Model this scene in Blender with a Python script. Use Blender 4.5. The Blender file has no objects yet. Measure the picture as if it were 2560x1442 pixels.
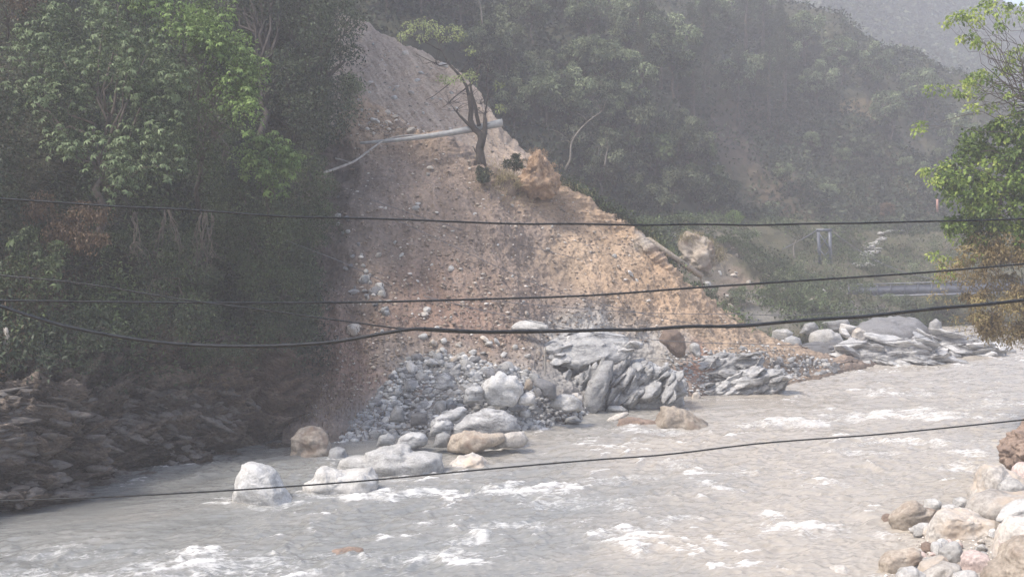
import bpy, math
import numpy as np
sc = bpy.context.scene
RNG = np.random.default_rng(7)

# ---------------------------------------------------------------- camera, sky, sun, exposure
H = 12.0; F = 3000.0; CX, CY = 1280.0, 721.0; PITCH = math.atan((CY-560)/F)
cd = bpy.data.cameras.new('camera'); cam = bpy.data.objects.new('camera', cd); sc.collection.objects.link(cam)
cam.location = (0, 0, H); cam.rotation_euler = (math.pi/2-PITCH, 0, 0)
cd.sensor_width = 36; cd.lens = 36*F/2560; cd.clip_start = .1; cd.clip_end = 4000
sc.camera = cam
SUN_EL, SUN_AZ = math.radians(56), math.radians(-118)      # azimuth from +Y towards +X
w = bpy.data.worlds.new('World'); sc.world = w; w.use_nodes = True
wn = w.node_tree.nodes; bg = wn['Background']
sky = wn.new('ShaderNodeTexSky'); sky.sky_type = 'NISHITA'; sky.sun_disc = False
sky.sun_elevation = SUN_EL; sky.sun_rotation = SUN_AZ; sky.dust_density = 6; sky.air_density = 1.2; sky.altitude = 900
w.node_tree.links.new(sky.outputs[0], bg.inputs[0]); bg.inputs[1].default_value = .15
sd = bpy.data.lights.new('sun', 'SUN'); sd.energy = 2.3; sd.angle = math.radians(11); sd.color = (1, .93, .84)
sun = bpy.data.objects.new('sun', sd); sc.collection.objects.link(sun)
sdir = np.array([math.sin(SUN_AZ)*math.cos(SUN_EL), math.cos(SUN_AZ)*math.cos(SUN_EL), math.sin(SUN_EL)])
import mathutils
sun.rotation_euler = mathutils.Vector(sdir).to_track_quat('Z', 'Y').to_euler(); sun.location = (-60, 40, 90)
sc.view_settings.view_transform = 'Standard'; sc.view_settings.look = 'None'
sc.view_settings.exposure = 1.15; sc.view_settings.gamma = 1
sc.cycles.use_denoising = True
sc.cycles.max_bounces = 6; sc.cycles.diffuse_bounces = 3; sc.cycles.glossy_bounces = 3
sc.cycles.transmission_bounces = 3; sc.cycles.volume_bounces = 1; sc.cycles.transparent_max_bounces = 8

# ---------------------------------------------------------------- projection helpers (photo pixel + distance -> place)
cp, sp_ = math.cos(PITCH), math.sin(PITCH)
def P(px, py, d):
    px = np.asarray(px, float); py = np.asarray(py, float); d = np.asarray(d, float)
    x = (px-CX)/F; u = -(py-CY)/F
    Y = cp + u*sp_; Z = -sp_ + u*cp
    return np.stack(np.broadcast_arrays(x/Y*d, d, H+Z/Y*d), -1)
def proj(p):
    r = p - np.array([0, 0, H]); f = r[..., 1]*cp - r[..., 2]*sp_; u = r[..., 1]*sp_ + r[..., 2]*cp
    f = np.where(f < .1, .1, f)
    return CX + F*r[..., 0]/f, CY - F*u/f
def W(px, py, z=0.0):
    q = P(px, py, 1.0); q = q - np.array([0, 0, H]); t = (z-H)/q[..., 2]
    return np.array([0, 0, H]) + q*t[..., None]
def dist(px, py, z=0.0): return float(W(px, py, z)[1])

# ---------------------------------------------------------------- noise
def _h(i, j, k, s):
    n = (i*374761393 + j*668265263 + k*2147483647 + s*1274126177) & 0xffffffff
    n = ((n ^ (n >> 13))*1274126177) & 0xffffffff
    n = ((n ^ (n >> 16))*2246822519) & 0xffffffff
    return ((n ^ (n >> 15)) & 0xffff)/65535.0*2-1
def noise(p, f=1.0, s=0):
    p = np.asarray(p, float)*f; i = np.floor(p).astype(np.int64); t = p-i; t = t*t*t*(t*(t*6-15)+10)
    r = 0
    for a in (0, 1):
        for b in (0, 1):
            for c in (0, 1):
                wgt = (t[..., 0] if a else 1-t[..., 0])*(t[..., 1] if b else 1-t[..., 1])*(t[..., 2] if c else 1-t[..., 2])
                r = r + wgt*_h(i[..., 0]+a, i[..., 1]+b, i[..., 2]+c, s)
    return r
def fbm(p, f=1.0, o=4, s=0, g=.5):
    r = 0; a = 1.0
    for k in range(o): r = r + a*noise(p, f*2.03**k, s+k*17); a *= g
    return r
def ridged(p, f=1.0, o=4, s=0, g=.5):
    r = 0; a = 1.0
    for k in range(o): r = r + a*(1-2*np.abs(noise(p, f*2.03**k, s+k*17))); a *= g
    return r
def blocky(p, sc_, s=0, lv=3.0, f=1.0):
    v = fbm(p*np.array(sc_), f, 2, s)*lv; fl_ = np.floor(v); t = v-fl_; return (fl_+sstep(.38, .62, t))/lv
def sstep(a, b, x): t = np.clip((x-a)/(b-a), 0, 1); return t*t*(3-2*t)

# ---------------------------------------------------------------- object helpers
def tag(o, label=None, cat=None, group=None, kind=None):
    if label: o['label'] = label
    if cat: o['category'] = cat
    if group: o['group'] = group
    if kind: o['kind'] = kind
    return o
def mk(name, V, Fc, mat, parent=None, origin=None, attrs=None, smooth=True):
    V = np.asarray(V, np.float32); me = bpy.data.meshes.new(name)
    if origin is None: origin = np.zeros(3) if parent is None else np.array(parent.location)
    Vl = (V - np.asarray(origin, np.float32)).astype(np.float32)
    me.vertices.add(len(Vl)); me.vertices.foreach_set('co', Vl.ravel())
    if isinstance(Fc, np.ndarray): Fc = [Fc]
    idx = np.concatenate([f.ravel() for f in Fc]).astype(np.int32)
    tot = np.concatenate([np.full(len(f), f.shape[1]) for f in Fc]).astype(np.int32)
    st = np.concatenate([[0], np.cumsum(tot)[:-1]]).astype(np.int32)
    me.loops.add(len(idx)); me.loops.foreach_set('vertex_index', idx)
    me.polygons.add(len(tot)); me.polygons.foreach_set('loop_start', st)
    try: me.polygons.foreach_set('loop_total', tot)
    except Exception: pass
    if smooth: me.polygons.foreach_set('use_smooth', np.ones(len(tot), bool))
    for k, a in (attrs or {}).items():
        a = np.asarray(a, np.float32)
        if a.ndim == 1: me.attributes.new(k, 'FLOAT', 'POINT').data.foreach_set('value', a)
        else:
            a4 = np.ones((len(a), 4), np.float32); a4[:, :3] = a
            me.attributes.new(k, 'FLOAT_COLOR', 'POINT').data.foreach_set('color', a4.ravel())
    me.update(calc_edges=True); me.validate()
    me.materials.append(mat)
    o = bpy.data.objects.new(name, me); sc.collection.objects.link(o)
    if parent is not None: o.parent = parent
    else: o.location = origin
    return o
def thing(name, loc, label, cat, group=None):
    o = bpy.data.objects.new(name, None); sc.collection.objects.link(o); o.location = loc; o.empty_display_size = .3
    return tag(o, label, cat, group)
def merge(parts):
    V = []; Fs = {}; n = 0
    for v, f in parts:
        for a in (f if isinstance(f, list) else [f]): Fs.setdefault(a.shape[1], []).append(a+n)
        V.append(v); n += len(v)
    return np.concatenate(V), [np.concatenate(x) for x in Fs.values()]
def grid_faces(r, c):
    i = np.arange(r-1)[:, None]*c + np.arange(c-1)[None]; i = i.ravel()
    return np.stack([i, i+1, i+c+1, i+c], 1)
def tube(pts, rad, k=8, caps=True):
    pts = np.asarray(pts, float); n = len(pts); rad = np.broadcast_to(np.asarray(rad, float), (n,))
    t = np.gradient(pts, axis=0); t /= np.linalg.norm(t, axis=1)[:, None]+1e-9
    up = np.array([0, 0, 1.0]) if abs(t[0, 2]) < .9 else np.array([1.0, 0, 0])
    a = np.cross(t, up); a /= np.linalg.norm(a, axis=1)[:, None]+1e-9
    for i in range(1, n):
        if a[i] @ a[i-1] < 0: a[i] = -a[i]
    b = np.cross(t, a); th = np.arange(k)/k*2*math.pi
    V = pts[:, None] + rad[:, None, None]*(np.cos(th)[None, :, None]*a[:, None] + np.sin(th)[None, :, None]*b[:, None])
    V = V.reshape(-1, 3)
    i = np.arange(n-1)[:, None]*k; j = np.arange(k)[None]; j2 = (j+1) % k
    Fq = np.stack([(i+j), (i+j2), (i+k+j2), (i+k+j)], -1).reshape(-1, 4)
    out = [Fq]
    if caps:
        V = np.concatenate([V, pts[:1], pts[-1:]]); c0, c1 = n*k, n*k+1; jj = np.arange(k); j3 = (jj+1) % k
        out.append(np.concatenate([np.stack([j3, jj, np.full(k, c0)], 1), np.stack([(n-1)*k+jj, (n-1)*k+j3, np.full(k, c1)], 1)]))
    return V, out
def smooth_line(pts, n):
    pts = np.asarray(pts, float); s = np.concatenate([[0], np.cumsum(np.linalg.norm(np.diff(pts[:, :2], axis=0), axis=1)+1e-6)])
    return np.stack([crom(s, pts[:, k], np.linspace(0, s[-1], n)) for k in range(pts.shape[1])], 1)
def crom(x, y, q):
    m = np.gradient(y, x); i = np.clip(np.searchsorted(x, q)-1, 0, len(x)-2); h = x[i+1]-x[i]; t = (q-x[i])/h
    return (2*t**3-3*t**2+1)*y[i] + (t**3-2*t**2+t)*h*m[i] + (3*t**2-2*t**3)*y[i+1] + (t**3-t**2)*h*m[i+1]
def box(c, s, R=None):
    v = np.array([[x, y, z] for x in (-1, 1) for y in (-1, 1) for z in (-1, 1)], float)*np.asarray(s)/2
    if R is not None: v = v @ R.T
    return v+np.asarray(c), np.array([[0, 1, 3, 2], [4, 6, 7, 5], [0, 4, 5, 1], [2, 3, 7, 6], [0, 2, 6, 4], [1, 5, 7, 3]])
def beam(a, b, wd, ht=None):
    a = np.asarray(a, float); b = np.asarray(b, float); ht = ht or wd; d = b-a; L = np.linalg.norm(d); d /= L
    up = np.array([0, 0, 1.0]) if abs(d[2]) < .95 else np.array([0, 1.0, 0])
    s = np.cross(d, up); s /= np.linalg.norm(s); u = np.cross(s, d)
    return box((a+b)/2, (L, wd, ht), np.stack([d, s, u], 1))

# ---------------------------------------------------------------- materials
def newmat(name):
    m = bpy.data.materials.new(name); m.use_nodes = True; nt = m.node_tree
    return m, nt, nt.nodes, nt.links, nt.nodes['Principled BSDF']
def ramp(N, stops, interp='LINEAR'):
    r = N.new('ShaderNodeValToRGB'); r.color_ramp.interpolation = interp
    while len(r.color_ramp.elements) < len(stops): r.color_ramp.elements.new(.5)
    for e, (p, c) in zip(r.color_ramp.elements, stops): e.position = p; e.color = (*c, 1)
    return r
def mix(N, L, typ, fac, a, b):
    n = N.new('ShaderNodeMix'); n.data_type = 'RGBA'; n.blend_type = typ
    for s, v in ((n.inputs[0], fac), (n.inputs[6], a), (n.inputs[7], b)):
        if isinstance(v, (int, float)): s.default_value = v
        elif isinstance(v, tuple): s.default_value = (*v, 1)
        else: L.new(v, s)
    return n.outputs[2]
def rock_mat(name, dark, light, vein=None, scale=1.0, rough=.8, band=0.0, bump=.5, stain=None):
    m, nt, N, L, B = newmat(name)
    tc = N.new('ShaderNodeTexCoord'); oi = N.new('ShaderNodeObjectInfo')
    ad = N.new('ShaderNodeVectorMath'); ad.operation = 'ADD'; sc_ = N.new('ShaderNodeVectorMath'); sc_.operation = 'SCALE'
    cb = N.new('ShaderNodeCombineXYZ')
    for i in range(3): L.new(oi.outputs['Random'], cb.inputs[i])
    L.new(cb.outputs[0], sc_.inputs[0]); sc_.inputs['Scale'].default_value = 37
    L.new(tc.outputs['Object'], ad.inputs[0]); L.new(sc_.outputs[0], ad.inputs[1])
    def nz(s, d, dist_=0):
        n = N.new('ShaderNodeTexNoise'); n.inputs['Scale'].default_value = s*scale; n.inputs['Detail'].default_value = d
        n.inputs['Distortion'].default_value = dist_; n.inputs['Roughness'].default_value = .6; L.new(ad.outputs[0], n.inputs['Vector']); return n
    n1 = nz(1.3, 6, .4); n2 = nz(9, 5)
    r = ramp(N, [(.3, dark), (.68, light)]); L.new(n1.outputs[0], r.inputs[0]); c = r.outputs[0]
    r2 = ramp(N, [(.3, (.55, .55, .55)), (.7, (1.35, 1.35, 1.35))]); L.new(n2.outputs[0], r2.inputs[0]); c = mix(N, L, 'MULTIPLY', .7, c, r2.outputs[0])
    hgt = n2.outputs[0]
    if band:
        mp = N.new('ShaderNodeMapping'); mp.inputs['Rotation'].default_value = (.15, -.35, .3); mp.inputs['Scale'].default_value = (.5, .7, 4.2); 
        wr = N.new('ShaderNodeVectorMath'); wr.operation = 'MULTIPLY_ADD'; L.new(n1.outputs['Color'], wr.inputs[0]); wr.inputs[1].default_value = (.5/scale,)*3; L.new(ad.outputs[0], wr.inputs[2]); L.new(wr.outputs[0], mp.inputs[0])
        wv = N.new('ShaderNodeTexNoise'); wv.inputs['Scale'].default_value = 1.5*scale; wv.inputs['Detail'].default_value = 7; wv.inputs['Roughness'].default_value = .65; L.new(mp.outputs[0], wv.inputs['Vector'])
        r3 = ramp(N, [(.34, dark), (.5, (.5, .5, .5)), (.68, vein or light)]); L.new(wv.outputs[0], r3.inputs[0])
        c = mix(N, L, 'MIX', band, c, mix(N, L, 'MIX', .5, c, r3.outputs[0]))
        c = mix(N, L, 'OVERLAY', band, c, r3.outputs[0])
        mh = N.new('ShaderNodeMath'); mh.operation = 'ADD'; L.new(wv.outputs[0], mh.inputs[0]); L.new(hgt, mh.inputs[1]); hgt = mh.outputs[0]
    if stain:
        n3 = nz(.8, 3); r4 = ramp(N, [(.52, (0, 0, 0)), (.66, (1, 1, 1))]); L.new(n3.outputs[0], r4.inputs[0]); c = mix(N, L, 'MIX', r4.outputs[0], c, stain)
    vr = N.new('ShaderNodeMapRange'); vr.inputs[3].default_value = .75; vr.inputs[4].default_value = 1.2; L.new(oi.outputs['Random'], vr.inputs[0])
    hs = N.new('ShaderNodeHueSaturation'); L.new(vr.outputs[0], hs.inputs['Value']); L.new(c, hs.inputs['Color'])
    L.new(hs.outputs[0], B.inputs['Base Color']); B.inputs['Roughness'].default_value = rough; B.inputs['Specular IOR Level'].default_value = .3
    b = N.new('ShaderNodeBump'); b.inputs['Strength'].default_value = bump; b.inputs['Distance'].default_value = .08/scale; L.new(hgt, b.inputs['Height']); L.new(b.outputs[0], B.inputs['Normal'])
    return m
def earth_mat(name, nscale=2.0, bump=.6, bd=.15, var=.6, rough=.95, stretch=None, tilt=0):
    """surface colour from the mesh's own 'col' attribute, broken up by noise"""
    m, nt, N, L, B = newmat(name)
    at = N.new('ShaderNodeAttribute'); at.attribute_name = 'col'; tc = N.new('ShaderNodeTexCoord')
    src = tc.outputs['Object']
    if stretch:
        m1 = N.new('ShaderNodeMapping'); m1.inputs['Rotation'].default_value = (0, tilt, 0); L.new(src, m1.inputs[0]); m2 = N.new('ShaderNodeMapping'); m2.inputs['Scale'].default_value = stretch; L.new(m1.outputs[0], m2.inputs[0]); src = m2.outputs[0]
    n1 = N.new('ShaderNodeTexNoise'); n1.inputs['Scale'].default_value = nscale; n1.inputs['Detail'].default_value = 8; n1.inputs['Roughness'].default_value = .7; L.new(src, n1.inputs['Vector'])
    v = N.new('ShaderNodeTexVoronoi'); v.inputs['Scale'].default_value = nscale*1.7; L.new(src, v.inputs['Vector'])
    r = ramp(N, [(.25, (.45, .45, .45)), (.5, (1, 1, 1)), (.75, (1.6, 1.58, 1.52))]); L.new(n1.outputs[0], r.inputs[0])
    c = mix(N, L, 'MULTIPLY', var, at.outputs['Color'], r.outputs[0])
    r2 = ramp(N, [(0, (.6, .6, .6)), (1, (1.4, 1.4, 1.4))]); L.new(v.outputs['Color'], r2.inputs[0]); c = mix(N, L, 'MULTIPLY', var*.5, c, r2.outputs[0])
    L.new(c, B.inputs['Base Color']); B.inputs['Roughness'].default_value = rough; B.inputs['Specular IOR Level'].default_value = .15
    ma = N.new('ShaderNodeMath'); ma.operation = 'SUBTRACT'; L.new(n1.outputs[0], ma.inputs[0]); L.new(v.outputs['Distance'], ma.inputs[1])
    b = N.new('ShaderNodeBump'); b.inputs['Strength'].default_value = bump; b.inputs['Distance'].default_value = bd; L.new(ma.outputs[0], b.inputs['Height']); L.new(b.outputs[0], B.inputs['Normal'])
    return m
def leaf_mat(name, stops, trans=.25, rough=.55):
    m, nt, N, L, B = newmat(name)
    at = N.new('ShaderNodeAttribute'); at.attribute_name = 'r'
    r = ramp(N, stops); L.new(at.outputs['Fac'], r.inputs[0]); L.new(r.outputs[0], B.inputs['Base Color'])
    B.inputs['Roughness'].default_value = rough; B.inputs['Specular IOR Level'].default_value = .25
    T = N.new('ShaderNodeBsdfTranslucent'); L.new(r.outputs[0], T.inputs[0]); M = N.new('ShaderNodeMixShader'); M.inputs[0].default_value = trans
    L.new(B.outputs[0], M.inputs[1]); L.new(T.outputs[0], M.inputs[2]); L.new(M.outputs[0], N['Material Output'].inputs[0])
    return m
def plain_mat(name, a, b, scale=4, rough=.7, metal=0, bump=.2):
    m, nt, N, L, B = newmat(name); tc = N.new('ShaderNodeTexCoord')
    n = N.new('ShaderNodeTexNoise'); n.inputs['Scale'].default_value = scale; n.inputs['Detail'].default_value = 5; L.new(tc.outputs['Object'], n.inputs['Vector'])
    r = ramp(N, [(.3, a), (.7, b)]); L.new(n.outputs[0], r.inputs[0]); L.new(r.outputs[0], B.inputs['Base Color'])
    B.inputs['Roughness'].default_value = rough; B.inputs['Metallic'].default_value = metal
    bp = N.new('ShaderNodeBump'); bp.inputs['Strength'].default_value = bump; bp.inputs['Distance'].default_value = .03; L.new(n.outputs[0], bp.inputs['Height']); L.new(bp.outputs[0], B.inputs['Normal'])
    return m

# ---------------------------------------------------------------- lofted terrain
def loft(rows, nr, nc):
    """rows: list of rows of (px,py,d); Catmull-Rom in both directions, in world space"""
    A = np.array(rows, float); R, C = A.shape[:2]; Wd = P(A[..., 0], A[..., 1], A[..., 2])
    def interp(a, axis, n):
        a = np.moveaxis(a, axis, 0); m = len(a); q = np.linspace(0, m-1, n); i = np.clip(q.astype(int), 0, m-2); t = (q-i).reshape((-1,)+(1,)*(a.ndim-1))
        p0 = a[np.maximum(i-1, 0)]; p1 = a[i]; p2 = a[i+1]; p3 = a[np.minimum(i+2, m-1)]
        r = .5*((2*p1) + (-p0+p2)*t + (2*p0-5*p1+4*p2-p3)*t*t + (-p0+3*p1-3*p2+p3)*t**3)
        return np.moveaxis(r, 0, axis)
    return interp(interp(Wd, 0, nr), 1, nc)
def normals(G):
    du = np.gradient(G, axis=1); dv = np.gradient(G, axis=0); n = np.cross(du, dv); n /= np.linalg.norm(n, axis=-1)[..., None]+1e-9
    return n
def blendcol(G, pts, base, sig):
    """soil colours placed round places on the slope; pts: (px,py,d?,rgb,radius m)"""
    px, py = proj(G); tot = np.full(px.shape, .35); col = np.ones(px.shape+(3,))*np.array(base)*.35
    nx = fbm(G, .25, 3, 91)*60; ny = fbm(G, .25, 3, 77)*40
    for (x, y, rx, ry, c) in pts:
        g = np.exp(-(((px+nx-x)/rx)**2+((py+ny-y)/ry)**2))*3
        tot = tot+g; col = col+g[..., None]*np.array(c)
    return col/tot[..., None]

# ================================================================ SETTING
def loftw(A, nr, nc):
    A = np.asarray(A, float); px = np.array(A)
    def interp(a, axis, n):
        a = np.moveaxis(a, axis, 0); m = len(a); q = np.linspace(0, m-1, n); i = np.clip(q.astype(int), 0, m-2); t = (q-i).reshape((-1,)+(1,)*(a.ndim-1))
        p0 = a[np.maximum(i-1, 0)]; p1 = a[i]; p2 = a[i+1]; p3 = a[np.minimum(i+2, m-1)]
        r = .5*((2*p1) + (-p0+p2)*t + (2*p0-5*p1+4*p2-p3)*t*t + (-p0+3*p1-3*p2+p3)*t**3)
        return np.moveaxis(r, 0, axis)
    return interp(interp(A, 0, nr), 1, nc)
def shore(px, d, z=0.0): return np.array([(px-CX)/F*d*1.0, d, z])
def surf(name, G, mat, col, kind='structure', label=None):
    r, c = G.shape[:2]; o = mk(name, G.reshape(-1, 3), grid_faces(r, c), mat, attrs={'col': col.reshape(-1, 3)}); tag(o, kind=kind)
    return o
earth = earth_mat('loose_earth', 3.4, .7, .07, .7)
cliffm = earth_mat('cliff_rock', 2.2, 1, .25, .85, stretch=(1, 1, 2.2), tilt=-.42)
hillm = earth_mat('hill_ground', .5, .5, .4, .6)

# valley floor under everything, out to the horizon
n = 60; gx, gy = np.meshgrid(np.linspace(-900, 900, n), np.linspace(-300, 1200, n)); gz = np.full(gx.shape, -2.5)
G = np.stack([gx, gy, gz+fbm(np.stack([gx, gy, gz], -1), .02, 3, 4)*.5], -1)
surf('ground', G, hillm, np.ones(G.shape)*np.array([.10, .09, .075]))

# --- left cliff
cols = [(-1500, 30), (-400, 44), (0, 49), (150, 51), (290, 54), (420, 58), (530, 61), (620, 63.5), (700, 64.8), (755, 70), (790, 84), (810, 104), (822, 126)]
rows = []
for zz, pyy, dd in ((-2, None, -1), (0, None, 0), (None, 1040, 1.2), (None, 900, 3.5), (None, 760, 6), (None, 600, 9), (None, 420, 13), (None, 200, 18), (None, 0, 24), (None, -250, 33), (None, -500, 50), (None, -700, 80)):
    row = []
    for px, ds in cols:
        d = ds+dd*(1 if px < 750 else .8)
        if pyy is None: row.append(shore(px, d, zz))
        else:
            py = pyy if pyy < 1000 else min(pyy, 560+36000/ds-45)
            if px >= 800 and pyy > 1000: py = 1040
            row.append(P(px, py, d))
    rows.append(row)
G = loftw(rows, 520, 560)
nn = normals(G); 
if (nn[200, 200] @ np.array([0, -1, .2])) < 0: nn = -nn
warp = fbm(G, .22, 3, 5); x_, y_, z_ = G[..., 0], G[..., 1], G[..., 2]
s = z_ + .45*(x_+22) + warp*.35 - .12*(y_-50)
def saw(v): f = v-np.floor(v); return np.where(f < .8, f/.8, (1-f)/.2)
low = 1-sstep(5.0, 7.5, z_+fbm(G, .3, 2, 8))
lay = (saw(s*1.15)-.5)*.42*(.4+.6*np.abs(fbm(G, .35, 2, 50))) + (saw(s*3.1+fbm(G, .8, 2, 9))-.5)*.2 + (saw(s*7.3)-.5)*.07
disp = fbm(G, .16, 2, 12)*.7 + fbm(G, .9, 2, 13)*.08 + lay*low*1.5 + fbm(G, 2.5, 3, 19)*.07
for (px, py, rx, ry, a) in ((600, 1115, 75, 40, 2.6), (185, 1165, 45, 45, 1.8), (345, 1140, 35, 60, 1.4), (400, 1160, 60, 45, 1.5), (320, 1060, 25, 25, .9), (70, 1130, 20, 60, .7), (500, 1060, 60, 25, .9), (730, 1085, 50, 25, 1.4), (280, 1215, 20, 40, .9), (440, 1085, 45, 20, .8)):
    qx, qy = proj(G); disp = disp - a*np.exp(-(((qx-px)/rx)**2+((qy-py)/ry)**2))*(.75+.5*noise(G, 1.2, 3))
ends = sstep(0, .02, np.linspace(0, 1, G.shape[0]))[:, None]
disp = disp + ridged(G*np.array([1, 1, 5.]) + np.stack([0*z_, 0*z_, x_*1.3], -1), .8, 4, 88)*.10*low
sc3 = np.stack([x_, y_, s], -1); tone_ = blocky(sc3, (1.1, 1.1, 5.0), 302, 3); disp = disp + blocky(sc3, (2.6, 2.6, 13), 305, 3)*.16*low + blocky(sc3, (.45, .45, 2.6), 301, 3)*.55*low + blocky(sc3, (1.1, 1.1, 5.0), 302, 3)*.42*low + blocky(sc3, (.22, .22, .5), 303, 2)*.7*low
G = G + nn*(disp*ends)[..., None]
CLIFF, CLIFFN = G, nn
rock = np.array([.095, .078, .064]); veg = np.array([.045, .045, .03]); red = np.array([.17, .115, .085])
band = .55+.9*sstep(-.4, .6, saw(s*1.15)+noise(G, .9, 31)*.5-.3)
band = band*np.clip(.95+.9*tone_, .45, 1.9); col = (rock*band[..., None]) * (1-(1-low)[..., None]) + veg*(1-low)[..., None]
qx, qy = proj(G)
g = np.exp(-((np.abs(qx-730)/170)**2.5+(np.abs(qy-950)/120)**2.5))*(.75+.4*noise(G, .6, 44)); col = col*(1-g[..., None]*.9)+red*g[..., None]*.9
for (px, py, rx, ry) in ((20, 880, 9, 60), (130, 830, 20, 50), (95, 850, 12, 40), (60, 1050, 20, 10)):
    g = np.exp(-(((qx+noise(G, 1, 2)*10-px)/rx)**2+((qy-py)/ry)**2)); col = col*(1-g[..., None])+np.array([.42, .38, .33])*g[..., None]
wet = sstep(.5, .1, z_); col = col*(1-.5*wet[..., None])
surf('cliff', G, cliffm, col)

# --- landslide, the near cone
cc = [((700, 65.2), (700, 470, 92)), ((800, 66.2), (790, 395, 94)), ((900, 67), (890, 246, 97)), ((1010, 67.6), (980, 288, 96)), ((1130, 68), (1060, 330, 94.5)), ((1310, 69), (1125, 358, 93)),
      ((1400, 72), (1210, 425, 91)), ((1480, 76), (1300, 478, 92)), ((1590, 80), (1420, 492, 94)), ((1720, 83), (1560, 564, 94)), ((1850, 86), (1650, 648, 92)),
      ((1980, 90), (1710, 718, 93)), ((2070, 95), (1840, 802, 96)), ((2160, 100), (1990, 885, 99)), ((2260, 106), (2130, 905, 106))]
rows = [[] for _ in range(9)]
for (sp, ds), (rx, ry, rd) in cc:
    a = shore(sp, ds, 0); b = P(rx, ry, rd); h = b-a
    rows[0].append(a+np.array([0, -3, -2.0])); rows[1].append(a)
    for k, (t, tz) in enumerate(((.18, .09), (.4, .32), (.65, .62), (.85, .85))): rows[2+k].append(a+h*np.array([t, t, tz]))
    rows[6].append(b); rows[7].append(b+np.array([1.0, 4, -1.2])); rows[8].append(b+np.array([3, 11, -8]))
G = loftw(rows, 560, 640); nn = normals(G)
if nn[200, 200, 2] < 0: nn = -nn
i01 = np.linspace(0, 8, G.shape[0])[:, None]*np.ones((1, G.shape[1])); mid = sstep(.9, 1.6, i01)*sstep(7.5, 6.5, i01)
x_, y_, z_ = G[..., 0], G[..., 1], G[..., 2]
# gullies run down the fall line: stretch noise along the loft rows
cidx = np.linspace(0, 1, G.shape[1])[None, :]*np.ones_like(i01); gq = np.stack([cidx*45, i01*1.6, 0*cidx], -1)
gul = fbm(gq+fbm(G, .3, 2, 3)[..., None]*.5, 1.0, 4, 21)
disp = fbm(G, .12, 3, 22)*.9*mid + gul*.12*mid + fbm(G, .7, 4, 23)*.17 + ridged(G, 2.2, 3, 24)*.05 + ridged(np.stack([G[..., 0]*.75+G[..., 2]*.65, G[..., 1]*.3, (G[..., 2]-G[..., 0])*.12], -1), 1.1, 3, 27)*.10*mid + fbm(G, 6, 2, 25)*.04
crest = np.exp(-((i01-5.8)/.6)**2); disp = disp + crest*(ridged(G*np.array([.5, .5, 3.0]), .9, 3, 26)*.22)
G = G + nn*(disp*sstep(0, .6, i01))[..., None]
SLIDE, SLIDEN = G, nn
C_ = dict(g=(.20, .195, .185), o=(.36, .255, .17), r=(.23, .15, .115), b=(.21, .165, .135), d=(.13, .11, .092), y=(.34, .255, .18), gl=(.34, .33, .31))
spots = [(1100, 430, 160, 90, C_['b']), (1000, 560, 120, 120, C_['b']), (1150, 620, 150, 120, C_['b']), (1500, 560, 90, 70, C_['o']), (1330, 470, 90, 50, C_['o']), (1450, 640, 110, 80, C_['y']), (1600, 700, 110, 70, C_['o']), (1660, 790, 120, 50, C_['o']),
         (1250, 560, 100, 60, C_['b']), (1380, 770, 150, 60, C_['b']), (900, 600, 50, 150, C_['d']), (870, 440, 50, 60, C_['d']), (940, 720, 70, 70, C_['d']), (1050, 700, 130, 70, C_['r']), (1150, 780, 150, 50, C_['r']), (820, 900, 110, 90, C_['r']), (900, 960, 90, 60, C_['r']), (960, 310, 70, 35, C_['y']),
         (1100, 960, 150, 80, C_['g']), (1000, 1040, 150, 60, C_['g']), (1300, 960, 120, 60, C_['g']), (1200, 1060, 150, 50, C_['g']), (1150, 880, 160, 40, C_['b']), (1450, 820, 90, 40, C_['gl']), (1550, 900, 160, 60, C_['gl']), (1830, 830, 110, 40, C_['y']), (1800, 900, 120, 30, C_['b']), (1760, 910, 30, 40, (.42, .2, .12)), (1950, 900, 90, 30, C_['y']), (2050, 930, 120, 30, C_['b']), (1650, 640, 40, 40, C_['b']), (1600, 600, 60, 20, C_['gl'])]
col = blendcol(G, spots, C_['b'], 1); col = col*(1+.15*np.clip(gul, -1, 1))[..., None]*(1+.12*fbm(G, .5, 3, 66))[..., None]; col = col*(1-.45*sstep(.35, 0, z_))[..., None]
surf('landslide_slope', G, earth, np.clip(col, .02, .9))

# --- the upper slide behind its crest
tops = [(820, 10, 140), (900, 58, 140), (960, 92, 137), (1040, 128, 133), (1130, 172, 128), (1215, 285, 121), (1270, 350, 117), (1320, 410, 114)]
bots = [(820, 430, 104), (900, 430, 104), (960, 430, 104), (1040, 450, 104), (1120, 460, 104), (1210, 480, 104), (1280, 490, 105), (1360, 500, 106)]
rows = [[P(*b) for b in bots]]
for t in (.33, .66): rows.append([P(*b)+(P(*a)-P(*b))*t for a, b in zip(tops, bots)])
rows.append([P(*a) for a in tops]); rows.append([P(*a)+np.array([1.5, 5, -1]) for a in tops])
G = loftw(rows, 300, 340); nn = normals(G)
if nn[100, 100, 2] < 0: nn = -nn
i01 = np.linspace(0, 4, 300)[:, None]*np.ones((1, 340)); cidx = np.linspace(0, 1, 340)[None, :]*np.ones_like(i01)
gul = fbm(np.stack([cidx*26+i01*6, i01*2.4, 0*cidx], -1), 1.0, 4, 31); G = G+nn*(gul*.14+fbm(G, .35, 4, 32)*.4+fbm(G, 3, 2, 35)*.06)[..., None]
BACK, BACKN = G, nn
col = blendcol(G, [(1000, 220, 120, 60, (.36, .285, .22)), (930, 180, 60, 60, (.30, .24, .19)), (1120, 230, 60, 60, (.37, .285, .215)), (1230, 340, 60, 40, (.33, .26, .2)), (1080, 170, 60, 25, (.33, .27, .2)), (1100, 300, 90, 40, (.31, .25, .20))], (.35, .275, .215), 1)*(1+.15*np.clip(gul, -1, 1))[..., None]
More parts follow.
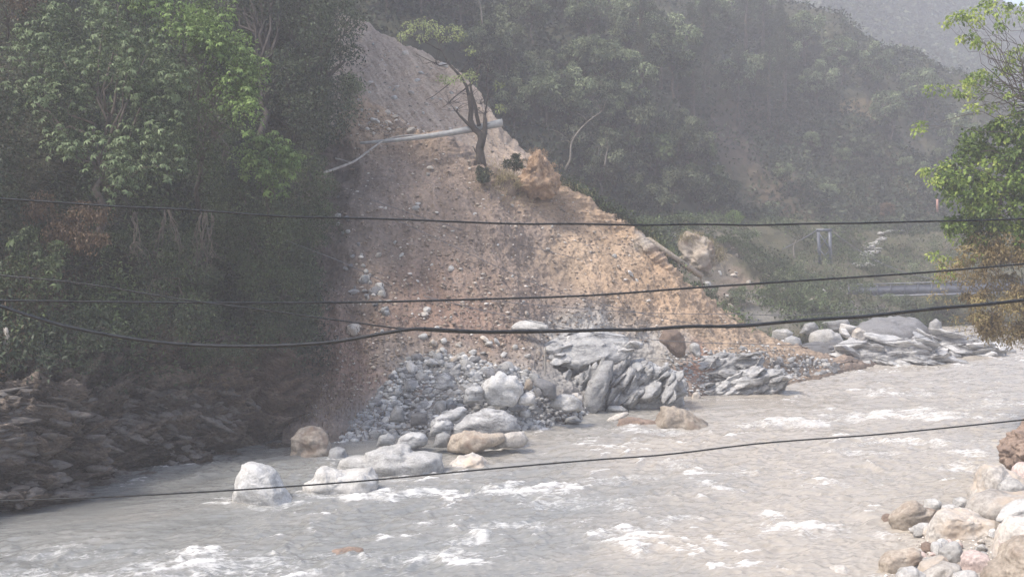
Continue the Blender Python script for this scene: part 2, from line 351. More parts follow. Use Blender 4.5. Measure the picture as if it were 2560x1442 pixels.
surf('upper_landslide_slope', G, earth, np.clip(col, .02, .9))

# --- wooded hillside, far ridge, scrubby bench
cols = [(300, 125, -500, 250), (800, 125, -480, 250), (1100, 125, -450, 250), (1400, 138, -380, 255), (1700, 160, -200, 260), (1900, 178, 0, 262), (2050, 192, 80, 262), (2300, 208, 180, 262), (2600, 215, 270, 262), (3000, 215, 380, 262), (3600, 215, 400, 262)]
rows = [[], [], [], [], [], [], []]
for px, d0, cy, d1 in cols:
    a = P(px, 600, d0); b = P(px, cy, d1)
    rows[0].append(a+np.array([0, -25, -8])); rows[1].append(a)
    for k, t in enumerate((.33, .66)): rows[2+k].append(a+(b-a)*t)
    rows[4].append(b); rows[5].append(b+np.array([0, 15, -3])); rows[6].append(b+np.array([0, 60, -40]))
G = loftw(rows, 260, 420); nn = normals(G)
if nn[100, 100, 2] < 0: nn = -nn
G = G+nn*(fbm(G, .03, 3, 41)*5+fbm(G, .15, 4, 42)*1.3+fbm(G, .8, 3, 45)*.25)[..., None]; HILL, HILLN = G, nn
col = blendcol(G, [(1960, 480, 40, 50, (.12, .09, .06)), (2180, 275, 40, 14, (.17, .13, .075)), (2250, 480, 100, 40, (.12, .09, .06)), (1500, 300, 200, 100, (.05, .05, .032)), (1850, 330, 120, 60, (.10, .075, .06)), (2100, 400, 120, 60, (.09, .075, .055))], (.06, .06, .04), 1)
surf('hillside', G, hillm, col)
cols = [(-600, -900), (600, -900), (1500, -700), (2000, -330), (2300, -95), (2430, -25), (2500, 22), (2600, 50), (2900, 140), (3300, 200), (4200, 260)]
rows = [[], [], [], [], []]
for px, cy in cols:
    a = P(px, 590, 360); b = P(px, cy, 600); rows[0].append(a-np.array([0, 0, 8.])); rows[1].append(a+(b-a)*.33); rows[2].append(a+(b-a)*.66); rows[3].append(b); rows[4].append(b+np.array([0, 60, -20]))
G = loftw(rows, 160, 300); nn = normals(G)
if nn[100, 100, 2] < 0: nn = -nn
G = G+nn*(fbm(G, .02, 3, 51)*7*np.linspace(1, .3, 160)[:, None]+fbm(G, .12, 4, 52)*1.6)[..., None]; FAR, FARN = G, nn
surf('far_ridge', G, hillm, np.ones(G.shape)*np.array([.05, .052, .04])*(1+.5*fbm(G, .05, 3, 53))[..., None])
cols = [(1250, 98, 125), (1450, 102, 132), (1600, 104, 140), (1750, 107, 150), (1900, 112, 165), (2030, 118, 185), (2140, 128, 200), (2230, 136, 208), (2350, 142, 208), (2550, 145, 208), (2900, 145, 208)]
rows = [[], [], [], [], [], []]
for px, d0, d1 in cols:
    a = shore(px, d0, -1.5); b = P(px, 568, d1)
    rows[0].append(a); rows[1].append(shore(px, d0+3, 2.0)); rows[2].append(a+(b-a)*np.array([.45, .45, .55])); rows[3].append(b+np.array([0, -6, -.5])); rows[4].append(b+np.array([0, 2, 0])); rows[5].append(b+np.array([0, 25, -3]))
G = loftw(rows, 220, 320); nn = normals(G)
if nn[100, 100, 2] < 0: nn = -nn
G = G+nn*(fbm(G, .08, 3, 61)*1.0+fbm(G, .5, 4, 62)*.35+fbm(G, 2, 2, 63)*.07)[..., None]; BENCH, BENCHN = G, nn
col = blendcol(G, [(1780, 660, 50, 60, (.15, .13, .105)), (1850, 720, 50, 20, (.2, .155, .12)), (1700, 590, 70, 20, (.26, .25, .22)), (2000, 790, 150, 20, (.2, .19, .17))], (.085, .08, .05), 1)
surf('river_terrace', G, earth, col)

# --- near bank (the photographer's side)
pts = [(-60, -40), (-20, -2), (2, 22)] + [tuple(W(x, y, 0)[:2]) for x, y in ((1990, 1500), (2190, 1440), (2235, 1330), (2330, 1275), (2430, 1235), (2540, 1150), (2620, 1040), (2760, 960), (2950, 880), (3100, 800))]
rows = [[], [], [], [], [], [], []]
for i, (x, y) in enumerate(pts):
    p0 = np.array(pts[max(i-1, 0)], float); p1 = np.array(pts[min(i+1, len(pts)-1)], float); t = p1-p0; t /= np.linalg.norm(t); nrm = np.array([t[1], -t[0]])
    if i > 3: nrm = nrm*.3+np.array([.95, -.25])
    nrm /= np.linalg.norm(nrm)
    for k, (o_, z) in enumerate(((-3, -1.8), (0, -.25), (3, .25), (8, .8), (18, 2.6), (40, 9), (110, 30))):
        q = np.array([x, y])+nrm*o_; rows[k].append((q[0], q[1], z))
G = loftw(rows, 150, 260); G = G+np.array([0, 0, 1.])*(fbm(G, .5, 3, 71)*.1+fbm(G, 3, 3, 72)*.05)[..., None]; NEAR = G
surf('river_bank', G, earth, np.ones(G.shape)*np.array([.33, .30, .26]))

# --- the river
NC = 950
D = np.concatenate([np.linspace(6, 35, 50)[:-1], 35*np.exp(np.linspace(0, math.log(230/35), 1150))])[:, None]; NR = len(D); TH = np.linspace(-.62, .62, NC)[None, :]
X = D*np.tan(TH); Y = D*np.ones_like(TH); Z = np.zeros_like(X); G = np.stack([X, Y, Z], -1)
fl = np.array([.724, .69]); U = X*fl[0]+Y*fl[1]; V = -X*fl[1]+Y*fl[0]     # along / across the flow
q = lambda a, b: np.stack([U*a, V*b, Z], -1)
bx, by = proj(G)
calm = np.exp(-(((bx-150)/420)**2+((by-1270)/75)**2)); calm = np.maximum(calm, np.exp(-(((bx-900)/330)**2+((by-1120)/28)**2))); calm = np.maximum(calm, .8*np.exp(-(((bx-1750)/330)**2+((by-1005)/26)**2)))
rough = np.clip(1-calm, .12, 1)
aw = lambda a, b: np.stack([(X*.95+Y*.3)*a, (Y*.95-X*.3)*b, Z], -1)
wx = q(.25, .5)+fbm(q(.12, .2), 1, 3, 101)[..., None]*.6
h1 = fbm(wx, 1.0, 3, 102); h2 = ridged(aw(.5, 1.1)+fbm(q(.3, .4), 1, 2, 107)[..., None]*.8, 1.0, 3, 103)-1.0; h3 = ridged(aw(1.3, 3.6)+fbm(q(.5, .5), 1, 2, 108)[..., None]*.6, 1.0, 2, 104)-.9; h4 = fbm(aw(4, 10), 1, 2, 105)
hh = h1*.10 + h2*.065 + h3*.048 + h4*.019
foam = sstep(.25, 1.1, h1*.75+h2*.7+.25*h3-.05)
fp = np.zeros_like(X)
# named rapids: px, py, half width, half height, strength, hump
na = fbm(q(.5, 1), 1, 3, 110); nb = fbm(q(.6, 1), 1, 3, 111); ncl = np.clip(ridged(aw(.9, 2.8), 1, 4, 112)-.2, 0, 1.5)
for (px, py, rx, ry, a, hu) in ((1190, 1336, 44, 15, .75, .3), (1150, 1350, 90, 12, .5, .1), (1050, 1235, 190, 11, 1.0, .12), (1300, 1222, 120, 14, .8, .15), (930, 1243, 80, 7, 1.0, .1), (1800, 1222, 55, 13, 1.1, .25), (1690, 1300, 60, 12, .6, .2), (1980, 1322, 75, 20, 1.1, .2), (1930, 1290, 30, 10, .8, .15),
                                (2080, 1320, 50, 12, .6, .1), (1700, 1160, 70, 11, .5, .2), (2000, 1053, 120, 9, .9, .12), (2230, 1033, 150, 12, 1.0, .2), (2400, 1040, 150, 9, .8, .1), (1980, 1052, 130, 7, .9, .1), (2270, 1100, 120, 9, .7, .12), (2420, 1130, 80, 8, .7, .1), (2150, 1130, 110, 8, .5, .1), (2400, 1165, 70, 8, .6, .1), (2090, 1213, 90, 6, .6, .05),
                                (1600, 1370, 30, 12, .8, .25), (1030, 1390, 160, 12, .5, .1), (500, 1400, 330, 22, .5, .08), (150, 1375, 200, 12, .3, .04), (300, 1430, 300, 14, .6, .1), (700, 1420, 300, 22, .4, .1), (1250, 1310, 110, 12, .6, .12), (560, 1248, 40, 6, .8, .03), (740, 1258, 50, 5, .8, .03), (1650, 1075, 140, 5, .6, .03), (1900, 1060, 90, 5, .6, .05), (850, 1145, 60, 6, .7, .03),
                                (660, 1266, 95, 6, .7, .02), (560, 1262, 50, 5, .5, .02), (1000, 1198, 150, 4, .6, .02), (850, 1240, 120, 5, .7, .03), (1160, 1182, 80, 4, .5, .02), (1700, 1078, 90, 4, .8, .02), (1570, 1073, 60, 4, .6, .02), (1220, 1125, 110, 4, .5, .02), (2230, 1328, 60, 6, .4, .02), (2220, 1430, 50, 7, .4, .02), (2260, 915, 150, 4, .5, .02), (1850, 1000, 130, 3, .4, .01), (1450, 1260, 120, 14, .4, .1), (1600, 1340, 120, 18, .35, .1), (1500, 1200, 160, 10, .4, .06), (1900, 1180, 160, 10, .35, .08), (2520, 1010, 120, 8, .6, .1), (2300, 985, 200, 7, .4, .05), (2500, 950, 120, 6, .35, .03)):
    e = ((bx+na*rx*.5-px)/rx)**2+((by+nb*ry*.9-py)/ry)**2
    g = np.exp(-e); fp = np.maximum(fp, a*g*(.55+.6*ncl)); hh = hh+hu*g*(.5+.3*h2)
hh = hh*rough
Z = hh; G = np.stack([X, Y, Z], -1)
foam = np.clip(foam*rough+.45*sstep(.35, .95, h3+.4*h2)*rough*sstep(-.3, .5, h1)*(.4+.6*sstep(200, 1200, bx)*sstep(980, 1250, by))+fp, 0, 1.4)
silt_shade = np.clip(.42*sstep(-200, 1, (by-1190)+(bx-150)*.25-60*0)*sstep(1130, 1380, by+bx*.22)+.6*sstep(900, 1900, bx+fbm(q(.05, .12), 1, 3, 130)*350+(1000-by)*.6)+.1*h1, 0, 1)  # water tone: cliff shade painted dark at left, silt and glare paler at right
m, nt, N, L, B = newmat('muddy_water')
at = N.new('ShaderNodeAttribute'); at.attribute_name = 'foam'; tc = N.new('ShaderNodeTexCoord')
mp = N.new('ShaderNodeMapping'); mp.inputs['Rotation'].default_value = (0, 0, -.3); L.new(tc.outputs['Object'], mp.inputs[0])
mp2 = N.new('ShaderNodeMapping'); mp2.inputs['Scale'].default_value = (.8, 2.4, 1); L.new(mp.outputs[0], mp2.inputs[0])
n1 = N.new('ShaderNodeTexNoise'); n1.inputs['Scale'].default_value = 4; n1.inputs['Detail'].default_value = 8; n1.inputs['Roughness'].default_value = .72; n1.inputs['Distortion'].default_value = .6; L.new(mp2.outputs[0], n1.inputs['Vector'])
n2 = N.new('ShaderNodeTexNoise'); n2.inputs['Scale'].default_value = .12; n2.inputs['Detail'].default_value = 3; L.new(mp.outputs[0], n2.inputs['Vector'])
a1 = N.new('ShaderNodeMath'); a1.operation = 'MULTIPLY_ADD'; L.new(n1.outputs[0], a1.inputs[0]); a1.inputs[1].default_value = 1.9; L.new(at.outputs['Fac'], a1.inputs[2])
fr = N.new('ShaderNodeMapRange'); fr.interpolation_type = 'SMOOTHSTEP'; fr.inputs[1].default_value = 1.0; fr.inputs[2].default_value = 2.15; L.new(a1.outputs[0], fr.inputs[0])
wc = ramp(N, [(.0, (.07, .071, .068)), (.4, (.205, .207, .195)), (1, (.35, .315, .265))]); asl = N.new('ShaderNodeAttribute'); asl.attribute_name = 'silt_shade'; L.new(asl.outputs['Fac'], wc.inputs[0])  # dark end paints the shaded water under the cliff, pale end the silty glare
wc2 = ramp(N, [(.3, (.72, .72, .72)), (.7, (1.25, 1.25, 1.25))]); L.new(n1.outputs[0], wc2.inputs[0])
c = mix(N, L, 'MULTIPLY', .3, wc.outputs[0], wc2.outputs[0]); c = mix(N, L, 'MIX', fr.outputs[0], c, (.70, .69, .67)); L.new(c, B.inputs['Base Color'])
rr = N.new('ShaderNodeMapRange'); rr.inputs[3].default_value = .13; rr.inputs[4].default_value = .8; L.new(fr.outputs[0], rr.inputs[0]); L.new(rr.outputs[0], B.inputs['Roughness'])
B.inputs['IOR'].default_value = 1.33; B.inputs['Specular IOR Level'].default_value = .8
b = N.new('ShaderNodeBump'); b.inputs['Strength'].default_value = .45; b.inputs['Distance'].default_value = .04; L.new(n1.outputs[0], b.inputs['Height']); L.new(b.outputs[0], B.inputs['Normal'])
water = mk('river', G.reshape(-1, 3), grid_faces(NR, NC), m, attrs={'foam': foam.ravel(), 'silt_shade': silt_shade.ravel()}); tag(water, kind='structure')
def hp(px, py, S):
    a, b_ = S['q']; i = np.argmin((a-px)**2+(b_-py)**2); return S['p'][i]
def index(G):
    p = G.reshape(-1, 3); a, b_ = proj(p); return {'p': p, 'q': (a, b_)}

# ================================================================ ROCKS
def icos(sub):
    import bmesh
    bm = bmesh.new(); bmesh.ops.create_icosphere(bm, subdivisions=sub, radius=1)
    V = np.array([v.co[:] for v in bm.verts]); Fc = np.array([[v.index for v in f.verts] for f in bm.faces]); bm.free(); return V, Fc
ICO = {k: icos(k) for k in (1, 2, 3, 4, 5, 6)}
def facet(V, n, rng, lo=.62, hi=.95):
    """chop a unit ball with random planes: angular stone"""
    V = V.copy()
    for _ in range(n):
        d = rng.normal(size=3); d /= np.linalg.norm(d); h = rng.uniform(lo, hi); s = V @ d; V -= np.where(s > h, s-h, 0)[:, None]*d
    return V
PALE = rock_mat('pale_rock', (.28, .27, .25), (.48, .465, .44), scale=.9, bump=.6, band=.25, vein=(.62, .61, .59))
WHITE = rock_mat('white_rock', (.34, .335, .32), (.62, .61, .59), scale=1.2, bump=.8, band=.3, vein=(.74, .73, .71))
CREAM = rock_mat('cream_rock', (.30, .275, .245), (.53, .495, .45), scale=.8, bump=.5, stain=(.46, .38, .30))
GREY = rock_mat('grey_rock', (.17, .17, .17), (.34, .34, .335), scale=.9, bump=.6, band=.3, vein=(.55, .55, .54))
DARK = rock_mat('dark_rock', (.085, .085, .088), (.17, .17, .175), scale=.8, bump=.6, band=.2, vein=(.3, .3, .3))
TAN = rock_mat('tan_rock', (.25, .21, .17), (.43, .37, .30), scale=.9, bump=.6, stain=(.22, .165, .125))
BROWN = rock_mat('brown_rock', (.13, .095, .075), (.27, .20, .155), scale=1.2, bump=.7)
SLATE = rock_mat('layered_slate', (.13, .13, .135), (.36, .36, .36), scale=.75, bump=1, band=.75, vein=(.70, .69, .67))
PSLATE = rock_mat('pale_layered_slate', (.21, .21, .21), (.46, .455, .445), scale=.75, bump=1, band=.7, vein=(.62, .61, .59))
PINK = rock_mat('pinkish_rock', (.38, .30, .27), (.55, .45, .41), scale=1, bump=.5)
def outline_rock(label, poly, d, mat, thick=.8, name='boulder', cat='boulder', sub=5, rough=.06, strata=0, tilt=0.0, yaw=None, sink=0, chop=6, seed=None, group=None, freq=1.0, power=.75, z0=None, parent=None, lean=0.0):
    """a closed rock whose silhouette from the river side follows the outline, with its own depth"""
    rng = np.random.default_rng(seed if seed is not None else int(poly[0][0]*7+poly[0][1]))
    pl = np.array(poly, float); Wp = P(pl[:, 0], pl[:, 1], d); x, z = Wp[:, 0], Wp[:, 2]
    if sink: z = np.where(z < z.min()+.25*(z.max()-z.min()), z-sink, z)
    cx, cz = (x.min()+x.max())/2, (z.min()+z.max())/2
    ang = np.arctan2(z-cz, x-cx); V, Fc = ICO[sub]; V = V.copy()
    th = np.linspace(-math.pi, math.pi, 361); R = np.zeros(361)
    X2, Z2 = np.roll(x, -1)-cx, np.roll(z, -1)-cz; X1, Z1 = x-cx, z-cz
    for i, t in enumerate(th):
        dx, dz = math.cos(t), math.sin(t); den = dx*(Z2-Z1)-dz*(X2-X1); den = np.where(abs(den) < 1e-9, 1e-9, den)
        r = (X1*(Z2-Z1)-Z1*(X2-X1))/den; u = (X1*dz-Z1*dx)/den
        ok = (u >= -1e-6) & (u <= 1+1e-6) & (r > 0); R[i] = r[ok].max() if ok.any() else 0
    bad = R == 0; R[bad] = np.interp(th[bad], th[~bad], R[~bad]) if bad.any() else 0
    a = np.arctan2(V[:, 2], V[:, 0]); rr = np.interp(a, th, R); rad = np.hypot(V[:, 0], V[:, 2]); size = np.sqrt(np.ptp(x)*np.ptp(z))/2
    rd = rad**power
    Vn = np.stack([np.cos(a)*rr*rd, V[:, 1]*size*thick*1.15, np.sin(a)*rr*rd], 1)
    Vn[:, 1] += lean*Vn[:, 2]
    if chop:   # facets on front, back and top
        for _ in range(chop):
            dd = rng.normal(size=3)*np.array([.7, 1.2, .6]); dd /= np.linalg.norm(dd); s = Vn @ dd; h = s.max()*rng.uniform(.72, .93); Vn -= (np.where(s > h, s-h, 0)*.85)[:, None]*dd*np.array([.35, 1, .35])
    off = rng.uniform(-50, 50, 3); nrm = V/np.linalg.norm(V, axis=1)[:, None]; q_ = Vn+off
    dsp = fbm(q_, 1.1*freq/size**.5, 4, 7)*rough*1.6*size + ridged(q_, 3.2*freq/size**.5, 3, 8)*rough*.35*size
    if strata:
        ct, st = math.cos(tilt), math.sin(tilt); s = q_[:, 2]*ct+q_[:, 0]*st+.2*q_[:, 1]+fbm(q_, .9/size**.5, 3, 9)*.35*size**.5
        fz = (s*freq*3.2/size**.3); lay_ = (saw(fz)-.5)*.6+(saw(fz*2.6+.3)-.5)*.35
        dsp = dsp+strata*lay_*(.4+.9*np.abs(noise(q_, 1.3, 5)))
        sb = np.stack([q_[:, 0], q_[:, 1], s], -1); dsp = dsp+strata*(blocky(sb, (.7, .7, 2.4), 5, 3, 1/size**.5)*1.5*size**.4+blocky(sb, (2., 2., 6), 6, 3, 1/size**.5)*.5*size**.4)
    else: dsp = dsp+blocky(q_, (1, 1, 1), 6, 2, 1.5/size**.5)*rough*.9*size
    Vn = Vn+nrm*dsp[:, None]
    c = np.array([cx, d, cz]); base = np.array([cx, d, z.min()])
    if parent is not None: return mk(name, Vn+c, Fc, mat, parent=parent)
    o = mk(name, Vn+c, Fc, mat, origin=base); tag(o, label, cat, group); return o
def poly_sampler(poly):
    pl = np.array(poly, float); lo, hi = pl.min(0), pl.max(0)
    def inside(x, y):
        c = False; j = len(pl)-1
        for i in range(len(pl)):
            if (pl[i, 1] > y) != (pl[j, 1] > y) and x < (pl[j, 0]-pl[i, 0])*(y-pl[i, 1])/(pl[j, 1]-pl[i, 1]+1e-9)+pl[i, 0]: c = not c
            j = i
        return c
    def f(rng):
        while True:
            x, y = rng.uniform(lo, hi)
            if inside(x, y): return x, y
    return f
def dw(py, z=0.0): return float(W(1280, py, z)[1])

CLR = rock_mat('cliff_ledge_rock', (.042, .034, .027), (.115, .093, .073), scale=1.4, bump=.9, band=.3, vein=(.19, .16, .13))
def cliff_ledges():
    rng = np.random.default_rng(77); ic = index(CLIFF); sel = (ic['q'][0] > -400) & (ic['q'][0] < 820) & (ic['q'][1] > 700); pp = ic['p'][sel]; ax, ay = ic['q'][0][sel], ic['q'][1][sel]; ps = []
    smp = poly_sampler([(-350, 1000), (0, 985), (150, 985), (300, 960), (480, 960), (620, 975), (640, 1010), (690, 1060), (660, 1110), (530, 1150), (290, 1230), (90, 1290), (-350, 1420)])
    holes = ((600, 1115, 62, 34), (185, 1168, 38, 36), (345, 1150, 26, 40), (410, 1165, 40, 30), (730, 1085, 40, 20), (320, 1055, 18, 18))
    for _ in range(900):
        x, y = smp(rng)
        if rng.random() < .75*sstep(1010, 940, y): continue
        if any(((x-hx)/rx)**2+((y-hy)/ry)**2 < 1 for hx, hy, rx, ry in holes): continue
        i = np.argmin((ax-x)**2+(ay-y)**2); p = pp[i]; V, Fc = ICO[2]; V = facet(V, 10, rng, .4, .8); l = .35+1.3*rng.random()**1.8; t = rng.uniform(.08, .34); V = V*(1+.08*noise(V*1.0+x, 1.5, 8))[:, None]*np.array([l, rng.uniform(.25, .55), t])
        dip = -np.interp(x, [-300, 150, 350, 600, 760], [.0, .12, .38, .5, .35])+rng.normal(0, .1); b = rng.normal(.1, .25)
        V = V@np.array([[1, 0, 0], [0, math.cos(b), math.sin(b)], [0, -math.sin(b), math.cos(b)]]); ca, sa = math.cos(dip), math.sin(dip); V = np.stack([V[:, 0]*ca-V[:, 2]*sa, V[:, 1], V[:, 0]*sa+V[:, 2]*ca], 1)
        az = .72+rng.normal(0, .25); ca, sa = math.cos(az), math.sin(az); V = np.stack([V[:, 0]*ca-V[:, 1]*sa, V[:, 0]*sa+V[:, 1]*ca, V[:, 2]], 1); ps.append((V+p+np.array([-.42, .42, 0])*rng.uniform(.45, 1.1), Fc))
    V, F_ = merge(ps); tag(mk('cliff_ledges', V, F_, CLR, smooth=False), kind='structure')
cliff_ledges()
# --- standing in the river
outline_rock('big white block standing alone in the river with a flat sloping top', [(580, 1262), (592, 1200), (598, 1160), (612, 1153), (650, 1161), (682, 1182), (705, 1215), (737, 1245), (740, 1265)], 51.8, WHITE, .8, rough=.05, strata=.03, tilt=.6, chop=12, sink=.5)
outline_rock('longest white water-worn rock in the river, humped in the middle', [(855, 1180), (862, 1150), (880, 1140), (905, 1143), (918, 1130), (950, 1120), (1000, 1118), (1040, 1130), (1070, 1134), (1105, 1136), (1112, 1160), (1100, 1180), (1000, 1198), (900, 1196)], 58, WHITE, .7, rough=.05, strata=.07, tilt=-.12, chop=3, sink=.4)
outline_rock('low pale rock with a brown wet end, in front of the longest white rock', [(745, 1222), (760, 1205), (790, 1196), (804, 1178), (818, 1175), (828, 1182), (870, 1178), (918, 1172), (934, 1195), (938, 1225), (900, 1236), (800, 1230)], 54, PALE, .8, rough=.09, strata=.06, tilt=.2, chop=4, sink=.4)
outline_rock('small cream hump of rock at the right end of the white river rocks', [(1095, 1180), (1120, 1162), (1150, 1141), (1180, 1135), (1205, 1142), (1228, 1165), (1225, 1178)], 59.5, CREAM, .9, rough=.08, strata=.03, sink=.4)
outline_rock('rounded pinkish brown boulder at the water edge beside the dark cave of the cliff', [(718, 1140), (733, 1100), (752, 1080), (775, 1076), (800, 1078), (818, 1090), (824, 1110), (830, 1125), (815, 1142)], 62.5, TAN, .9, rough=.12, strata=.05, sink=.4)
outline_rock('small smooth grey boulder beside the pinkish brown one at the water edge', [(812, 1145), (825, 1124), (843, 1116), (862, 1122), (877, 1142)], 61.8, GREY, .9, rough=.05, sub=4, sink=.4)
outline_rock('sunlit tan boulder with a dark wedge-shaped side, in midstream', [(1628, 1066), (1636, 1035), (1655, 1019), (1690, 1021), (1735, 1038), (1762, 1055), (1780, 1072), (1700, 1076)], 71.5, TAN, .8, rough=.09, chop=8, sink=.4)
outline_rock('dark wet flat ledge left of the tan midstream boulder', [(1540, 1068), (1543, 1046), (1570, 1040), (1600, 1047), (1645, 1055), (1650, 1070)], 71.8, BROWN, .8, rough=.12, sink=.4, sub=4)
outline_rock('cream driftwood-like sliver of rock above the dark wet ledge in the river', [(1512, 1052), (1518, 1046), (1560, 1030), (1570, 1028), (1572, 1038), (1550, 1046)], 74, CREAM, .6, sub=3, sink=.2)
outline_rock('wet brown rock barely breaking the rapids at the bottom left of the photo', [(805, 1386), (828, 1372), (870, 1366), (905, 1372), (915, 1386)], 43.8, BROWN, .7, rough=.08, sub=4, sink=.5)
outline_rock('rounded cream boulder half under water at the bottom edge of the photo', [(2062, 1455), (2070, 1425), (2085, 1414), (2110, 1413), (2128, 1424), (2135, 1455)], 41.5, CREAM, .9, rough=.05, sink=.4)

# --- rubble at the foot of the slide
for lab, poly, d, mt, kw in (
    ('largest pale boulder on the far shore, broad and humped', [(1128, 1092), (1140, 1062), (1170, 1042), (1205, 1030), (1235, 1022), (1265, 1024), (1288, 1040), (1302, 1066), (1280, 1092), (1180, 1100)], 64.8, PSLATE, dict(rough=.06, strata=.06, tilt=-.5)),
    ('crumbly brown-streaked rock ledge at the waterline below the largest pale boulder', [(1118, 1122), (1125, 1092), (1165, 1080), (1210, 1083), (1250, 1085), (1255, 1108), (1200, 1122)], 62.5, TAN, dict(rough=.14, strata=.06, tilt=1.3)),
    ('flat cream block at the waterline right of the crumbly ledge', [(1240, 1112), (1248, 1090), (1275, 1080), (1305, 1080), (1320, 1098), (1310, 1112)], 63.2, CREAM, dict(rough=.06)),
    ('striped grey and brown boulder left of the largest pale boulder', [(1075, 1086), (1080, 1062), (1098, 1047), (1120, 1045), (1130, 1060), (1128, 1086)], 64.6, SLATE, dict(strata=.06, tilt=-.5, rough=.05)),
    ('small smooth grey-green boulder below the striped boulder', [(1082, 1112), (1090, 1088), (1110, 1080), (1128, 1090), (1128, 1112)], 63, GREY, {}),
    ('low grey boulder with a slanting back on the far shore', [(983, 1114), (1000, 1095), (1030, 1081), (1055, 1083), (1070, 1096), (1066, 1110), (1020, 1118)], 63.2, PSLATE, dict(strata=.04, tilt=-.6)),
    ('smooth round grey boulder left of the slanting grey boulder', [(942, 1110), (948, 1090), (970, 1082), (988, 1094), (990, 1110)], 63.5, GREY, {}),
    ('upright triangular grey boulder in the rubble', [(970, 1050), (978, 1028), (990, 1014), (1006, 1022), (1015, 1050)], 66.5, GREY, dict(chop=8, rough=.05)),
    ('square dark grey block in the rubble beside the triangular boulder', [(1026, 1058), (1028, 1036), (1045, 1030), (1068, 1034), (1070, 1056)], 66.3, DARK, dict(chop=9, rough=.04)),
    ('long pale slab tilted up to the right in the rubble', [(1070, 1060), (1085, 1045), (1130, 1024), (1160, 1016), (1172, 1024), (1150, 1046), (1100, 1064)], 66.5, PSLATE, dict(strata=.05, tilt=-.5)),
    ('white banded boulder at the top of the rubble, brightest on the far shore', [(1200, 985), (1208, 955), (1228, 936), (1250, 930), (1268, 940), (1292, 942), (1308, 962), (1302, 985), (1280, 1006), (1230, 1004)], 69, WHITE, dict(strata=.06, tilt=.4, rough=.11)),
    ('rounded grey boulder with swirled layers left of the white banded boulder', [(1085, 962), (1092, 940), (1112, 930), (1130, 942), (1132, 964), (1112, 972)], 70, SLATE, dict(strata=.05)),
    ('cluster-like pale lump between the swirled and white banded boulders', [(1160, 1002), (1166, 975), (1190, 962), (1206, 975), (1206, 1004)], 68.5, PSLATE, dict(rough=.12, strata=.05)),
    ('dark slate block with a smooth black face, tilted in the rubble', [(1332, 962), (1336, 948), (1350, 943), (1392, 962), (1397, 985), (1382, 995), (1360, 988), (1350, 970)], 70.5, DARK, dict(chop=9, rough=.02, thick=.6)),
    ('brown upright stone wedged left of the dark slate block', [(1310, 968), (1314, 950), (1324, 944), (1333, 955), (1328, 970)], 70.5, TAN, {}),
    ('pale boulder below the dark slate block', [(1294, 1006), (1298, 988), (1318, 982), (1336, 990), (1338, 1006)], 69, PALE, {}),
    ('grey knobbly boulder at the foot of the folded rock outcrop', [(1378, 1014), (1384, 994), (1402, 984), (1432, 986), (1455, 1004), (1462, 1020), (1420, 1024)], 71, PSLATE, dict(rough=.12, strata=.04)),
    ('rounded cream stone on top of the knobbly grey boulder', [(1425, 998), (1430, 984), (1445, 981), (1457, 992), (1455, 1004)], 71.5, CREAM, {}),
    ('flat grey stone at the waterline right of the rubble', [(1408, 1052), (1416, 1044), (1440, 1040), (1456, 1050)], 72.3, GREY, {}),
    ('pale flat stone at the waterline below the folded rock outcrop', [(1515, 1024), (1520, 1015), (1550, 1014), (1572, 1022)], 76.5, PALE, {}),
    ('white egg-shaped boulder standing upright on the slide above the grey slabs', [(1725, 880), (1724, 862), (1734, 856), (1748, 862), (1752, 884), (1742, 890)], 85, WHITE, {}),
    ('grey column of bare rock poking out of the slide right of the folded outcrop', [(1645, 850), (1655, 828), (1702, 824), (1718, 855), (1714, 888), (1695, 892)], 84, BROWN, dict(strata=.05, tilt=-.3, chop=7)),
    ('cream round stone at the waterline between two slate slabs', [(1728, 994), (1732, 983), (1745, 979), (1752, 990), (1748, 996)], 82.5, CREAM, {}),
    ('large pale triangular stone on the dark side of the slide, under the cables', [(864, 832), (868, 812), (885, 806), (902, 812), (905, 835), (890, 842)], 77, CREAM, dict(chop=8)),
    ('yellowish stone at the edge of the trees left of the slide', [(768, 735), (772, 718), (784, 714), (794, 724), (790, 738)], 80, TAN, {}),
    ('white pointed stone high on the dark side of the slide', [(912, 572), (914, 556), (924, 552), (930, 562), (922, 576)], 86, WHITE, {}),
    ('small white stone in the middle of the upper slide face', [(1028, 480), (1030, 468), (1042, 467), (1043, 481)], 89.5, WHITE, {}),
    ('pale boulder near the top of the upper slide', [(1002, 138), (1006, 128), (1018, 127), (1023, 137), (1012, 142)], 131, CREAM, {}),
    ('flat pale rock beside the crown of the bare tree', [(1092, 165), (1100, 157), (1118, 160), (1120, 168)], 126, PALE, {})):
    kw.setdefault('sub', 4); kw.setdefault('rough', .07); kw.setdefault('sink', .12); outline_rock(lab, poly, d, mt, **kw)
